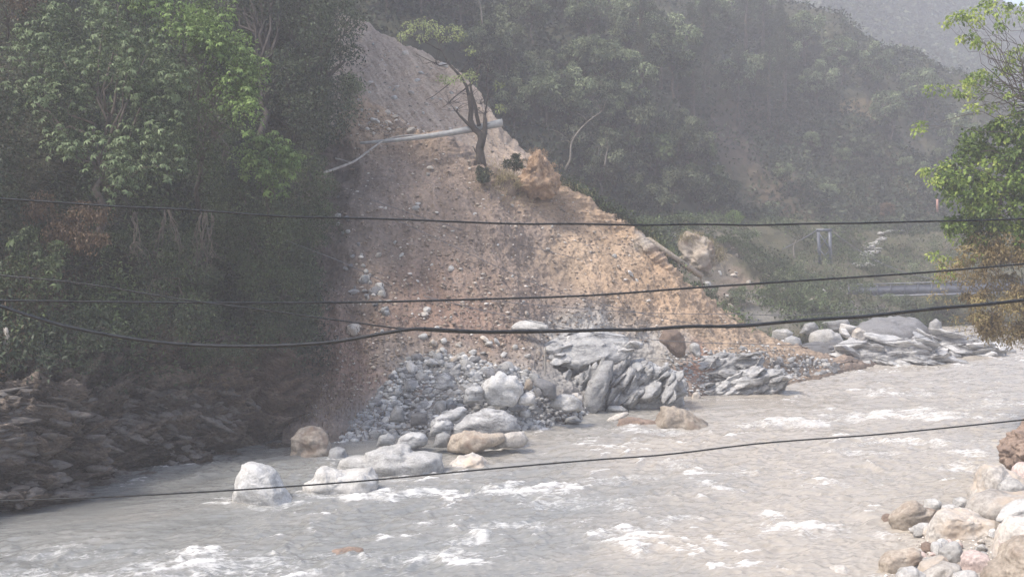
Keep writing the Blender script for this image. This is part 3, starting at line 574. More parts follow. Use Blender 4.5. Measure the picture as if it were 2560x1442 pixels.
def slabs(o, poly, d, ang, n, rng_seed, L_=(.7, 2.4), th=(.2, .8), lean=.3, mats=None, spread=.5):
    rng = np.random.default_rng(rng_seed); smp = poly_sampler(poly); cy = np.mean([p[1] for p in poly]); ps = []
    for _ in range(n):
        x, y = smp(rng); V, Fc = ICO[3]; V = facet(V, 7, rng, .45, .9); V = V*(1+.35*fbm(V*1.0+x, 1.3, 3, 8))[:, None]; l, t = rng.uniform(*L_)/2, rng.uniform(*th)/2
        V = V*np.array([l, rng.uniform(.5, 1.0)*l, t]); V = V+(blocky(V+x, (1, 1, 5), 5, 2, 1.5)-.2)[:, None]*np.array([0, 0, .12]); a = ang+rng.normal(0, .16)+.25*math.sin(x*.05+y*.09); b = rng.normal(0, .35)
        V = V@np.array([[1, 0, 0], [0, math.cos(b), math.sin(b)], [0, -math.sin(b), math.cos(b)]]); ca, sa = math.cos(a), math.sin(a); V = np.stack([V[:, 0]*ca-V[:, 2]*sa, V[:, 1], V[:, 0]*sa+V[:, 2]*ca], 1)
        dd = d-lean*(y-cy)/F*d+.25+rng.normal(0, .3); ps.append((V+P(x, y, dd), Fc))
    V, F_ = merge(ps); mk('rock_ledges', V, F_, mats or PSLATE, parent=o, smooth=False)
OUT = 'rock outcrop'
oc1 = outline_rock('folded grey rock outcrop with steep slanting layers at the foot of the slide', [(1385, 1015), (1395, 960), (1440, 938), (1500, 912), (1560, 900), (1620, 898), (1670, 915), (1705, 945), (1712, 985), (1690, 1002), (1600, 1014), (1500, 1024)], 79.5, PSLATE, .45, name='rock_outcrop', cat=OUT, sub=6, rough=.06, strata=.16, tilt=-1.0, freq=.7, sink=.5, chop=6, lean=.5)
oc2 = outline_rock('steep slate wedge leaning at the left of the folded outcrop', [(1450, 1015), (1470, 965), (1500, 915), (1535, 905), (1530, 940), (1500, 1000), (1480, 1020)], 76.5, GREY, .7, name='rock_outcrop', cat=OUT, sub=5, strata=.05, tilt=-1.0, chop=7, sink=.3, lean=.4)
oc3 = outline_rock('pale layered bedrock patch showing through the middle of the slide, under the thick cable', [(1345, 900), (1360, 862), (1420, 830), (1480, 826), (1560, 840), (1600, 870), (1560, 900), (1440, 920)], 79.5, PSLATE, .45, name='rock_outcrop', cat=OUT, sub=5, rough=.05, strata=.10, tilt=-.5, freq=.8, lean=.8)
oc4 = outline_rock('small pale bedrock patch above the thick cable', [(1270, 822), (1290, 806), (1330, 800), (1370, 812), (1372, 826)], 79, PALE, .4, name='rock_outcrop', cat=OUT, sub=4, strata=.05, lean=.9)
oc5 = outline_rock('upper grey slate ledge with a bright flat top, right of the egg-shaped boulder', [(1715, 925), (1735, 898), (1780, 888), (1840, 890), (1885, 880), (1905, 900), (1905, 925), (1860, 935), (1780, 945)], 87, PSLATE, .6, name='rock_outcrop', cat=OUT, sub=5, strata=.10, tilt=-.35, rough=.07, lean=.3)
oc6 = outline_rock('long slate slab running up to the right at the waterline', [(1695, 995), (1720, 975), (1800, 950), (1870, 930), (1920, 922), (1955, 932), (1970, 952), (1965, 968), (1890, 982), (1790, 993)], 86, PSLATE, .45, name='rock_outcrop', cat=OUT, sub=6, strata=.13, tilt=-.38, rough=.06, sink=.4, lean=.3)
oc7 = outline_rock('low slate ridge between the upper ledge and the waterline slab', [(1715, 972), (1740, 945), (1800, 932), (1870, 915), (1880, 935), (1810, 955), (1740, 980)], 86.5, SLATE, .5, name='rock_outcrop', cat=OUT, sub=5, strata=.08, tilt=-.38, lean=.3)
slabs(oc1, [(1390, 1012), (1400, 965), (1445, 945), (1505, 918), (1560, 908), (1600, 915), (1590, 1000), (1500, 1018)], 77.6, 1.0, 70, 1, lean=.5)
slabs(oc1, [(1560, 915), (1620, 905), (1665, 920), (1700, 945), (1700, 985), (1600, 1008)], 78.0, .75, 45, 2, (.7, 1.8), mats=GREY, lean=.5)
slabs(oc3, [(1350, 895), (1362, 866), (1420, 834), (1480, 830), (1555, 842), (1590, 868), (1555, 895), (1440, 912)], 79, .25, 34, 3, (.6, 1.8), lean=.9, spread=.2)
slabs(oc5, [(1720, 920), (1740, 902), (1780, 892), (1880, 886), (1900, 905), (1900, 922), (1860, 932), (1780, 940)], 85.8, .3, 40, 4, lean=.4)
slabs(oc6, [(1700, 990), (1725, 975), (1800, 953), (1870, 933), (1920, 926), (1950, 934), (1965, 952), (1955, 965), (1890, 978), (1790, 989)], 84.8, .33, 85, 5, lean=.4)
slabs(oc7, [(1720, 968), (1745, 947), (1800, 934), (1870, 918), (1880, 933), (1810, 952), (1740, 975)], 85.6, .33, 30, 6, mats=SLATE, lean=.4)
# --- shelf on the right
for lab, poly, d, mt, kw in (
    ('broad dark rock shelf behind, topmost on the right shore', [(2130, 850), (2150, 812), (2190, 797), (2280, 797), (2310, 812), (2335, 835), (2330, 860), (2200, 880)], 124, DARK, dict(strata=.10, tilt=.3)),
    ('long pale-topped slab sloping down to the water on the right shore', [(2090, 905), (2110, 870), (2180, 852), (2240, 846), (2290, 852), (2340, 868), (2396, 896), (2385, 904), (2240, 914), (2150, 918)], 104.5, SLATE, dict(strata=.14, tilt=.25, sub=6)),
    ('dark shadowed slab low behind the pale-topped slab', [(1980, 880), (2010, 860), (2080, 852), (2150, 862), (2160, 900), (2080, 902), (2010, 895)], 110, DARK, dict(strata=.10, tilt=.1)),
    ('dark layered slab below the brown foliage on the right shore', [(2290, 870), (2330, 838), (2400, 832), (2450, 840), (2490, 865), (2492, 886), (2400, 898), (2320, 890)], 111, SLATE, dict(strata=.10, tilt=.2)),
    ('broken pale tip of the rock shelf, furthest right', [(2440, 862), (2452, 848), (2490, 852), (2525, 868), (2545, 878), (2510, 890), (2460, 888)], 113, PSLATE, dict(strata=.06, tilt=.35)),
    ('big rounded pale boulder on top of the right shore', [(2020, 856), (2026, 834), (2045, 823), (2075, 823), (2095, 836), (2108, 856), (2070, 866)], 112, PALE, {}),
    ('smooth round grey boulder half sunk left of the rounded pale boulder', [(1962, 878), (1962, 848), (1980, 838), (2000, 846), (2007, 868), (2000, 884)], 108, GREY, dict(rough=.03)),
    ('small pale upright stone touching the round grey boulder', [(1950, 860), (1952, 850), (1960, 848), (1962, 858)], 107, WHITE, {}),
    ('cream rounded boulder with a shaded right side beside the white wedge', [(2128, 846), (2132, 828), (2148, 820), (2164, 826), (2166, 842), (2150, 850)], 113, CREAM, {}),
    ('white wedge-shaped rock lying against the cream rounded boulder', [(2100, 834), (2102, 822), (2114, 822), (2130, 836), (2118, 840)], 113.5, WHITE, dict(chop=6)),
    ('grey stone cap above the white wedge', [(2096, 822), (2102, 808), (2120, 812), (2145, 816), (2140, 826), (2110, 824)], 115, PALE, {}),
    ('pointed grey boulder alone in front of the dark gorge', [(2322, 822), (2326, 806), (2340, 796), (2352, 806), (2356, 824)], 122, GREY, {}),
    ('pale pile of boulders at the waterline left of the pale-topped slab', [(2075, 912), (2084, 892), (2110, 888), (2132, 896), (2136, 910), (2110, 920)], 103, PALE, dict(rough=.1)),
    ('small white stone at the waterline tip of the boulder pile', [(2140, 914), (2146, 904), (2170, 902), (2180, 910), (2170, 918)], 101.5, WHITE, dict(rough=.1)),
    ('flat pale slab stone left on the shore under the thick cable', [(1928, 842), (1932, 826), (1965, 824), (1982, 832), (1976, 842)], 112, PALE, {}),
    ('grey leaning stone right of the flat pale slab stone', [(1998, 826), (2012, 810), (2035, 806), (2044, 820), (2020, 828)], 116, GREY, {}),
    ('long grey ledge at the back of the shore', [(2050, 818), (2056, 804), (2120, 798), (2130, 810), (2110, 820)], 120, GREY, dict(strata=.05)),
    ('round light stone under the boulders of the right shore', [(2005, 896), (2010, 880), (2024, 878), (2034, 890), (2030, 900)], 106, PALE, {})):
    kw.setdefault('sub', 5 if 'slab' in lab else 4); kw.setdefault('rough', .07); kw.setdefault('sink', .3); kw.setdefault('chop', 6); sr = outline_rock(lab, poly, d, mt, name='shore_rock', cat='rock', **kw)
    if 'slab ' in lab and 'stone' not in lab and poly[0][0] > 2080: slabs(sr, poly, d-1.5, -.16, 36, int(poly[0][0]), (1.5, 4), (.3, .7), .5, PSLATE if mt is SLATE else mt, .6)
cl = outline_rock('pale orange earth face of a broken bank stump with grass hanging over its top', [(1704, 645), (1700, 630), (1712, 598), (1722, 588), (1745, 592), (1772, 606), (1790, 625), (1795, 655), (1775, 690), (1745, 684), (1730, 665)], 116, TAN, .7, name='bank_stump', cat='earth bank', sub=5, rough=.12, strata=.14, tilt=.1, freq=1.3, chop=10)

# --- near boulders, lower right
NB = (('dark brown knobbly boulder at the right edge, topmost of the near pile', [(2503, 1150), (2508, 1128), (2530, 1100), (2570, 1070), (2640, 1055), (2680, 1110), (2640, 1180), (2560, 1178), (2520, 1168)], 1172, .8, BROWN, dict(rough=.12, sub=6, freq=1.8)),
 ('pinkish grey boulder tucked under the dark knobbly one at the right edge', [(2533, 1205), (2535, 1170), (2548, 1154), (2580, 1150), (2620, 1165), (2625, 1215), (2560, 1218)], 1212, .8, PINK, {}),
 ('tall pale boulder with grey and rust facets, pointing up behind the big flat one', [(2418, 1268), (2428, 1235), (2442, 1215), (2445, 1178), (2462, 1158), (2492, 1157), (2530, 1176), (2558, 1205), (2560, 1250), (2500, 1275)], 1262, .6, CREAM, dict(rough=.08, chop=10, strata=.05, tilt=1.3)),
 ('rounded pale stone in front of the tall facetted boulder', [(2496, 1222), (2498, 1205), (2520, 1195), (2545, 1197), (2562, 1210), (2560, 1226), (2520, 1230)], 1240, 1.4, PALE, dict(strata=.03)),
 ('big flat cream boulder stretching to the right edge below the tall facetted one', [(2414, 1276), (2430, 1248), (2450, 1232), (2490, 1225), (2530, 1230), (2620, 1235), (2660, 1270), (2620, 1302), (2500, 1304), (2440, 1294)], 1300, .8, CREAM, dict(rough=.05, thick=.9)),
 ('long wedge-shaped grey rock lying across the big flat cream boulder', [(2485, 1288), (2500, 1275), (2550, 1254), (2620, 1238), (2660, 1260), (2630, 1290), (2550, 1298)], 1305, 1.2, PALE, dict(strata=.04, tilt=-.3)),
 ('brown and cream boulder jutting furthest left from the upper near pile into the river', [(2225, 1305), (2228, 1288), (2250, 1270), (2275, 1253), (2296, 1252), (2312, 1264), (2336, 1270), (2332, 1298), (2310, 1316), (2270, 1326), (2242, 1324)], 1324, .0, TAN, dict(strata=.05, tilt=-.3)),
 ('small dark jagged stone at the tip of the jutting boulder', [(2200, 1303), (2208, 1288), (2222, 1286), (2236, 1296), (2230, 1304)], 1304, .0, BROWN, dict(rough=.12)),
 ('largest near boulder, cream with a flat left face and ridged top', [(2316, 1345), (2317, 1312), (2326, 1285), (2338, 1270), (2356, 1268), (2400, 1281), (2440, 1284), (2480, 1291), (2506, 1302), (2498, 1328), (2460, 1340), (2405, 1357), (2350, 1360)], 1358, .1, CREAM, dict(rough=.06, chop=10, sub=6, strata=.03, tilt=-.2)),
 ('small cream stone between the jutting boulder and the largest one', [(2280, 1328), (2284, 1314), (2302, 1307), (2320, 1306), (2320, 1342), (2296, 1344)], 1343, .0, PALE, {}),
 ('huge cream boulder at the right edge, below the flat one', [(2472, 1385), (2480, 1345), (2492, 1316), (2512, 1298), (2560, 1287), (2640, 1292), (2690, 1350), (2640, 1410), (2540, 1405)], 1400, .5, CREAM, dict(rough=.06, chop=8)),
 ('pinkish angular block leaning on the huge boulder', [(2492, 1372), (2496, 1350), (2518, 1340), (2545, 1336), (2556, 1352), (2540, 1372), (2512, 1380)], 1400, .6, PINK, dict(chop=9)),
 ('yellowish boulder filling the bottom right corner', [(2450, 1470), (2480, 1425), (2512, 1400), (2528, 1370), (2560, 1352), (2620, 1350), (2680, 1400), (2670, 1480), (2540, 1490)], 1470, .4, TAN, dict(rough=.07, sub=6)),
 ('flat-topped brown-sided boulder, lowest one reaching into the river', [(2201, 1424), (2203, 1396), (2218, 1382), (2250, 1376), (2288, 1368), (2304, 1376), (2312, 1390), (2296, 1408), (2260, 1418), (2235, 1434)], 1430, .0, TAN, dict(chop=9, strata=.04, tilt=-.2)),
 ('small dark brown stone under the left end of the largest near boulder', [(2301, 1374), (2304, 1358), (2318, 1352), (2338, 1364), (2350, 1376), (2332, 1384)], 1383, .1, BROWN, {}),
 ('grey and white pointed boulder below the largest near boulder', [(2342, 1398), (2350, 1376), (2372, 1356), (2392, 1351), (2402, 1366), (2406, 1388), (2396, 1406), (2366, 1406)], 1404, .2, PALE, dict(chop=9)),
 ('squarish pinkish cream boulder right of the grey and white pointed one', [(2402, 1420), (2403, 1392), (2412, 1380), (2440, 1378), (2470, 1386), (2478, 1410), (2460, 1428), (2420, 1428)], 1426, .3, PINK, dict(thick=.9)),
 ('long low cream boulder in front of the pointed one', [(2285, 1428), (2300, 1410), (2330, 1398), (2356, 1388), (2372, 1396), (2372, 1412), (2340, 1432), (2300, 1440)], 1436, .2, CREAM, {}),
 ('wide flat cream boulder low in the near pile', [(2300, 1440), (2330, 1418), (2360, 1404), (2398, 1410), (2402, 1424), (2380, 1446), (2330, 1452)], 1448, .3, CREAM, {}),
 ('rounded grey-white boulder cut by the bottom edge of the photo', [(2234, 1462), (2240, 1432), (2258, 1418), (2284, 1418), (2310, 1434), (2330, 1446), (2330, 1466)], 1462, .1, PALE, {}),
 ('round cream stone on the bottom edge between two flat boulders', [(2356, 1452), (2360, 1432), (2374, 1420), (2386, 1424), (2386, 1452)], 1456, .3, CREAM, {}),
 ('pale flat boulder cut by the bottom edge, right of the round cream stone', [(2378, 1458), (2386, 1434), (2410, 1426), (2436, 1428), (2450, 1442), (2450, 1462)], 1462, .3, PALE, {}),
 ('white pebble under the left end of the largest near boulder', [(2340, 1364), (2344, 1348), (2358, 1342), (2370, 1350), (2366, 1364), (2350, 1370)], 1372, .2, WHITE, {}),
 ('white stone squeezed between the largest and the huge boulder', [(2470, 1338), (2474, 1324), (2486, 1320), (2496, 1330), (2490, 1344)], 1350, .5, WHITE, {}),
 ('brown-shadowed stone resting on the shore behind the largest near boulder', [(2308, 1266), (2316, 1250), (2340, 1247), (2352, 1256), (2350, 1270)], 1274, .2, PALE, {}),
 ('flat pale stone at the waterline behind the largest near boulder', [(2350, 1278), (2358, 1264), (2384, 1258), (2402, 1266), (2400, 1280)], 1284, .2, PALE, {}),
 ('white stone with a dark back at the foot of the tall facetted boulder', [(2382, 1262), (2384, 1246), (2404, 1242), (2422, 1248), (2416, 1266)], 1270, .3, WHITE, {}))
for lab, poly, by_, z0, mt, kw in NB:
    kw.setdefault('rough', .06); kw.setdefault('sub', 5); kw.setdefault('chop', 7); kw.setdefault('sink', .15); kw.setdefault('thick', .8)
    outline_rock(lab, poly, dw(by_, z0)+.6, mt, name='near_boulder', cat='boulder', **kw)

# --- repeats: stones one could count
protos = {}
def stone_mesh(key, mat, squash, nf, seed, sub=3):
    rng = np.random.default_rng(seed); V, Fc = ICO[sub]; V = facet(V, nf, rng)*np.array(squash); V = V+fbm(V+seed*3.1, 1.6, 3, seed)[:, None]*V*.16
    o = mk('stone', V, Fc, mat, origin=(0, 0, 0)); me = o.data; bpy.data.objects.remove(o); return me
STM = {}
for k, mts in dict(grey=(GREY, PSLATE, PALE, GREY, DARK), pale=(PALE, CREAM, WHITE), near=(CREAM, PALE, TAN, PINK), brown=(BROWN, TAN, GREY)).items():
    STM[k] = [stone_mesh(k, m_, (1, RNG.uniform(.6, .95), RNG.uniform(.42, .75)), 12, 100+i*7+len(k)) for i, m_ in enumerate(list(mts)*2)]
def stones(n, kind, name, label, cat, group, S, sampler, rmin, rmax, rng, zup=.1, flat=0.5):
    got = []
    for i in range(n):
        px, py = sampler(rng); p = hp(px, py, S); r = rmin*(rmax/rmin)**(rng.random()**1.8)
        got.append((r, p))
    for r, p in got:
        me = STM[kind][rng.integers(len(STM[kind]))]; o = bpy.data.objects.new(name, me); sc.collection.objects.link(o)
        o.location = p+np.array([0, 0, r*zup]); o.rotation_euler = (rng.normal(0, flat), rng.normal(0, flat), rng.uniform(0, 6.3)); o.scale = (r, r, r); tag(o, label, cat, group)
IS, IB, IN_, IBE, IH = index(SLIDE), index(BACK), index(NEAR), index(BENCH), index(HILL)
rg = np.random.default_rng(5)
RUB = poly_sampler([(830, 1115), (900, 1040), (960, 960), (1010, 900), (1080, 880), (1180, 900), (1330, 930), (1380, 990), (1480, 1020), (1450, 1045), (1320, 1080), (1080, 1105)])
stones(230, 'grey', 'rubble_stone', 'angular grey stone in the rubble heap at the foot of the landslide', 'stone', 'stones of the rubble heap at the foot of the landslide', IS, RUB, .2, .62, rg, .1)
stones(34, 'pale', 'crest_stone', 'pale flat stone on the light stony crest left of the fallen pole', 'stone', 'stones on the light crest of the slide', IS, poly_sampler([(893, 250), (930, 262), (1000, 298), (1070, 335), (1000, 335), (900, 300)]), .18, .5, rg, .2)
stones(55, 'pale', 'scree_stone', 'pale stone resting on the bare earth of the landslide face', 'stone', 'pale stones scattered over the landslide face', IS, poly_sampler([(860, 500), (1000, 400), (1200, 450), (1500, 600), (1700, 780), (1500, 800), (1000, 880), (900, 800)]), .16, .36, rg, .2)
stones(22, 'pale', 'scree_stone', 'pale stone lying just above the rubble, below the thick cable', 'stone', 'pale stones above the rubble heap', IS, poly_sampler([(1060, 850), (1280, 840), (1330, 900), (1200, 920), (1080, 925)]), .25, .42, rg, .3)
stones(45, 'grey', 'gully_stone', 'dark stone in the shaded gully between the trees and the slide', 'stone', 'stones in the shaded gully', IS, poly_sampler([(840, 480), (880, 480), (900, 640), (960, 740), (980, 800), (900, 770), (850, 650)]), .2, .5, rg, .2)
stones(60, 'grey', 'toe_stone', 'small stone along the waterline at the right end of the slide', 'stone', 'stones along the waterline right of the outcrops', IS, poly_sampler([(1930, 960), (1920, 900), (2000, 890), (2110, 915), (2090, 935)]), .2, .5, rg, .15)
stones(26, 'pale', 'upper_scree_stone', 'pale stone on the hazy upper slide behind the crest', 'stone', 'stones on the upper slide', IB, poly_sampler([(900, 100), (1080, 160), (1230, 350), (1100, 320), (920, 240)]), .2, .5, rg, .2)
stones(36, 'pale', 'terrace_stone', 'pale stone among the scrub of the river terrace', 'stone', 'stones on the river terrace', IBE, poly_sampler([(1650, 580), (1800, 600), (2100, 700), (2150, 790), (1850, 780), (1750, 720)]), .25, .6, rg, .2)
stones(70, 'near', 'near_pebble', 'small pale stone filling a gap between the near boulders', 'stone', 'small stones between the near boulders', IN_, poly_sampler([(2270, 1330), (2400, 1240), (2500, 1200), (2560, 1180), (2600, 1440), (2220, 1440)]), .14, .4, rg, .3)
# stuff: chippings and clods nobody could count
def gravel(name, label, mat, S, samplers, rng, sub=1):
    V0, F0 = ICO[sub]; Vs = []; Fs = []; rr = []; n = 0
    for smp, cnt, a, b in samplers:
        pts = np.array([smp(rng) for _ in range(cnt)]); qx, qy = S['q']
        sel = rng.permutation(len(qx)); sel = sel[(qx[sel] > -50) & (qx[sel] < 2650) & (qy[sel] > -50) & (qy[sel] < 1500)][:60000]; P_ = S['p'][sel]; ax, ay = qx[sel], qy[sel]
        for c0 in range(0, cnt, 400):
            ch = pts[c0:c0+400]; ii = np.argmin((ax[None]-ch[:, :1])**2+(ay[None]-ch[:, 1:])**2, 1); p = P_[ii]+rng.normal(0, .06, (len(ch), 3))*np.array([1, 1, .3])
            r = a*(b/a)**(rng.random(len(ch))**2.2); s = rng.uniform(.5, 1, (len(ch), 3)); s[:, 2] *= .6; th = rng.uniform(0, 6.3, len(ch)); jit = rng.uniform(.7, 1.15, (len(ch), len(V0), 1))
            v = V0[None]*jit*s[:, None]*r[:, None, None]; cth, sth = np.cos(th)[:, None], np.sin(th)[:, None]
            v = np.stack([v[..., 0]*cth-v[..., 1]*sth, v[..., 0]*sth+v[..., 1]*cth, v[..., 2]], -1)+p[:, None]
            Vs.append(v.reshape(-1, 3)); Fs.append((F0[None]+(n+np.arange(len(ch))*len(V0))[:, None, None]).reshape(-1, 3)); n += len(ch)*len(V0); rr.append(np.repeat(rng.random(len(ch)), len(V0)))
    o = mk(name, np.concatenate(Vs), np.concatenate(Fs), mat, attrs={'r': np.concatenate(rr)}, smooth=False); tag(o, label, None, None, 'stuff'); return o
def chip_mat(name, stops):
    m, nt, N, L, B = newmat(name); at = N.new('ShaderNodeAttribute'); at.attribute_name = 'r'; r = ramp(N, stops); L.new(at.outputs['Fac'], r.inputs[0]); L.new(r.outputs[0], B.inputs['Base Color']); B.inputs['Roughness'].default_value = .9; return m
gravel('rubble_gravel', 'small grey rubble between the stones at the foot of the landslide', chip_mat('rubble_chips', [(0, (.13, .13, .13)), (.5, (.27, .27, .265)), (.85, (.42, .42, .41)), (1, (.62, .61, .59))]), IS, [(RUB, 5200, .1, .42), (poly_sampler([(1650, 880), (1950, 860), (2130, 915), (2000, 950), (1720, 990), (1690, 930)]), 1300, .1, .3)], rg)
gravel('slide_clods', 'loose earth clods and chips strewn over the landslide', chip_mat('earth_chips', [(0, (.13, .105, .085)), (.4, (.20, .158, .125)), (.75, (.31, .245, .185)), (.93, (.48, .43, .37)), (1, (.66, .63, .59))]), IS, [(poly_sampler([(893, 246), (980, 288), (1080, 335), (1000, 345), (900, 330)]), 900, .08, .3), (poly_sampler([(860, 420), (900, 270), (1060, 340), (1200, 420), (1400, 490), (1560, 570), (1700, 730), (1980, 890), (1960, 930), (1650, 850), (1300, 930), (1000, 900), (900, 1000), (760, 1050), (760, 850), (850, 700)]), 13000, .05, .22)], rg)
gravel('upper_slide_chips', 'loose stones strewn over the upper landslide', chip_mat('upper_chips', [(0, (.14, .12, .10)), (.6, (.27, .23, .19)), (1, (.5, .47, .43))]), IB, [(poly_sampler([(890, 70), (1040, 130), (1130, 180), (1300, 400), (1160, 400), (1050, 320), (890, 250)]), 700, .08, .22)], rg)
gravel('bank_gravel', 'pebbles on the near bank between the boulders', chip_mat('bank_chips', [(0, (.28, .24, .2)), (.6, (.5, .45, .4)), (1, (.75, .72, .68))]), IN_, [(poly_sampler([(2250, 1340), (2400, 1240), (2560, 1190), (2600, 1440), (2210, 1440)]), 900, .05, .16)], rg)

# ================================================================ VEGETATION
def unit(v): return v/(np.linalg.norm(v, axis=-1, keepdims=True)+1e-9)
def leafquads(c, d, nrm, L_, Wd, fold=.12):
    """rhombic leaves: base c, direction d, face normal nrm"""
    s = unit(np.cross(d, nrm)); u = unit(np.cross(s, d)); L_ = L_[:, None]; Wd = Wd[:, None]
    a = c; tip = c+d*L_-u*L_*.18; m1 = c+d*L_*.45+s*Wd*.5+u*L_*fold; m2 = c+d*L_*.45-s*Wd*.5+u*L_*fold
    V = np.stack([a, m1, tip, m2], 1).reshape(-1, 3); F_ = np.arange(len(c)*4).reshape(-1, 4)
    return V, F_
class Bag:
    def __init__(s): s.V = []; s.F = []; s.R = []; s.n = 0
    def add(s, V, F_, R): s.V.append(V); s.F.append(F_+s.n); s.n += len(V); s.R.append(R)
    def mesh(s, name, mat, **k): return mk(name, np.concatenate(s.V), np.concatenate(s.F), mat, attrs={'r': np.concatenate(s.R)}, smooth=False, **k)
def blob_leaves(bag, cen, rad, n, size, rng, aspect=.5, droop=.3, tone=None, up=.5, shell=.55):
    """n leaves over the upper outside of each blob"""
    cen = np.asarray(cen); m = len(cen); idx = np.repeat(np.arange(m), n); k = len(idx)
    dr = unit(rng.normal(size=(k, 3))+np.array([0, 0, up])); rr = rad[idx]*rng.uniform(shell, 1.08, k)
    c = cen[idx]+dr*rr[:, None]*np.array([1, 1, .72]); nrm = unit(dr*.6+np.array([0, 0, .9])+rng.normal(size=(k, 3))*.45)
    d = unit(rng.normal(size=(k, 3))+dr*.9-np.array([0, 0, droop*1.6])); sz = size*rng.uniform(.6, 1.25, k)
    V, F_ = leafquads(c, d, nrm, sz, sz*aspect); t = (tone[idx] if tone is not None else 0.5)+rng.normal(0, .13, k)
    bag.add(V, F_, np.repeat(np.clip(t, 0, 1), 4))
def whorls(bag, pos, nrm, size, rng, tone, k=6, aspect=.42, droop=.75):
    """drooping rosettes of long leaves"""
    m = len(pos); up = unit(nrm); a = unit(np.cross(up, rng.normal(size=(m, 3)))); b = np.cross(up, a)
    for j in range(k):
        th = 2*math.pi*j/k+rng.normal(0, .2, m); rad = a*np.cos(th)[:, None]+b*np.sin(th)[:, None]
        d = unit(rad+up*.15-np.array([0, 0, 1])*droop*rng.uniform(.5, 1.2, (m, 1))); sz = size*rng.uniform(.75, 1.2, m)
        V, F_ = leafquads(pos, d, unit(up+rad*.3), sz, sz*aspect, .08); bag.add(V, F_, np.repeat(np.clip(tone+rng.normal(0, .1, m), 0, 1), 4))
def crown_points(poly, d, thick, n, rng, front=.5, lean=0.0):
    pl = np.array(poly, float); smp = poly_sampler(poly); pts = np.array([smp(rng) for _ in range(n)])
    e = np.full(n, 1e9)
    for i in range(len(pl)):
        a, b = pl[i], pl[(i+1) % len(pl)]; t = np.clip(((pts-a)@(b-a))/((b-a)@(b-a)+1e-9), 0, 1); e = np.minimum(e, np.linalg.norm(pts-a-(b-a)*t[:, None], axis=1))
    em = e.max(); f = np.sqrt(1-(1-np.clip(e/em, 0, 1))**2); off = (rng.random(n)**.7*2-1)*thick/2*f; off = -off
    cy = pl[:, 1].mean(); dd = d+off-lean*(pts[:, 1]-cy)/F*d
    return P(pts[:, 0], pts[:, 1], dd)
def branch(p0, p1, r0, r1, rng, n=6, wob=.06, sag=0.0):
    t = np.linspace(0, 1, n)[:, None]; L_ = np.linalg.norm(np.asarray(p1)-p0); pts = np.asarray(p0)+(np.asarray(p1)-p0)*t + rng.normal(0, wob*L_, (n, 3))*(t*(1-t)*4) + np.array([0, 0, sag*L_])*(t*(1-t)*4)
    return tube(pts, np.linspace(r0, r1, n), 6)
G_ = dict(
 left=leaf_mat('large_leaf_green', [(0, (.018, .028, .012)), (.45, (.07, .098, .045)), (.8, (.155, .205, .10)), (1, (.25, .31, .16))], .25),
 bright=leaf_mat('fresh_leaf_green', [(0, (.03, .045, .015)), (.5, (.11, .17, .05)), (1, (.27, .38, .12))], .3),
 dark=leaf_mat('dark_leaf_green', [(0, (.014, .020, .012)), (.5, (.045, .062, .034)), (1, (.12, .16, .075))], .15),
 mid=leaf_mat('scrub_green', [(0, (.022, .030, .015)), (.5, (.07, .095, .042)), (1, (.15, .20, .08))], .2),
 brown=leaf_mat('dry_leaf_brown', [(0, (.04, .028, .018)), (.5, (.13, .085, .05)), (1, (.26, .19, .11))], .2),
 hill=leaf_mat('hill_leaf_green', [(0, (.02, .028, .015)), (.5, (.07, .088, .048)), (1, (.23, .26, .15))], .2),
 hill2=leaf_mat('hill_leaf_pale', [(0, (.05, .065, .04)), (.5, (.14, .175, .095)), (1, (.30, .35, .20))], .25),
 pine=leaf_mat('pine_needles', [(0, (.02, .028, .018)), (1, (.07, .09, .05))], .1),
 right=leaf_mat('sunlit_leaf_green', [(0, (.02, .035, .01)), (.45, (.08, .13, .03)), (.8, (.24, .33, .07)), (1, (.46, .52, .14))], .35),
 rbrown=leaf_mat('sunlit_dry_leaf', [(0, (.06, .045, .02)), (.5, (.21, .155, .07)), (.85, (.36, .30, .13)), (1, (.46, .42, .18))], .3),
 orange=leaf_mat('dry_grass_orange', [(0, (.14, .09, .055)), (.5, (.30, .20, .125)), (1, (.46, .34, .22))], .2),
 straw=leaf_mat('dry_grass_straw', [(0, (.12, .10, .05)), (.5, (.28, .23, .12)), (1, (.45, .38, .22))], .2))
bark = plain_mat('bark', (.06, .048, .038), (.13, .105, .085), 5, .9, 0, .6)
bark_pale = plain_mat('pale_bark', (.22, .20, .17), (.38, .35, .31), 5, .85, 0, .4)
bark_dark = plain_mat('dark_bark', (.025, .02, .018), (.06, .05, .042), 5, .9, 0, .5)
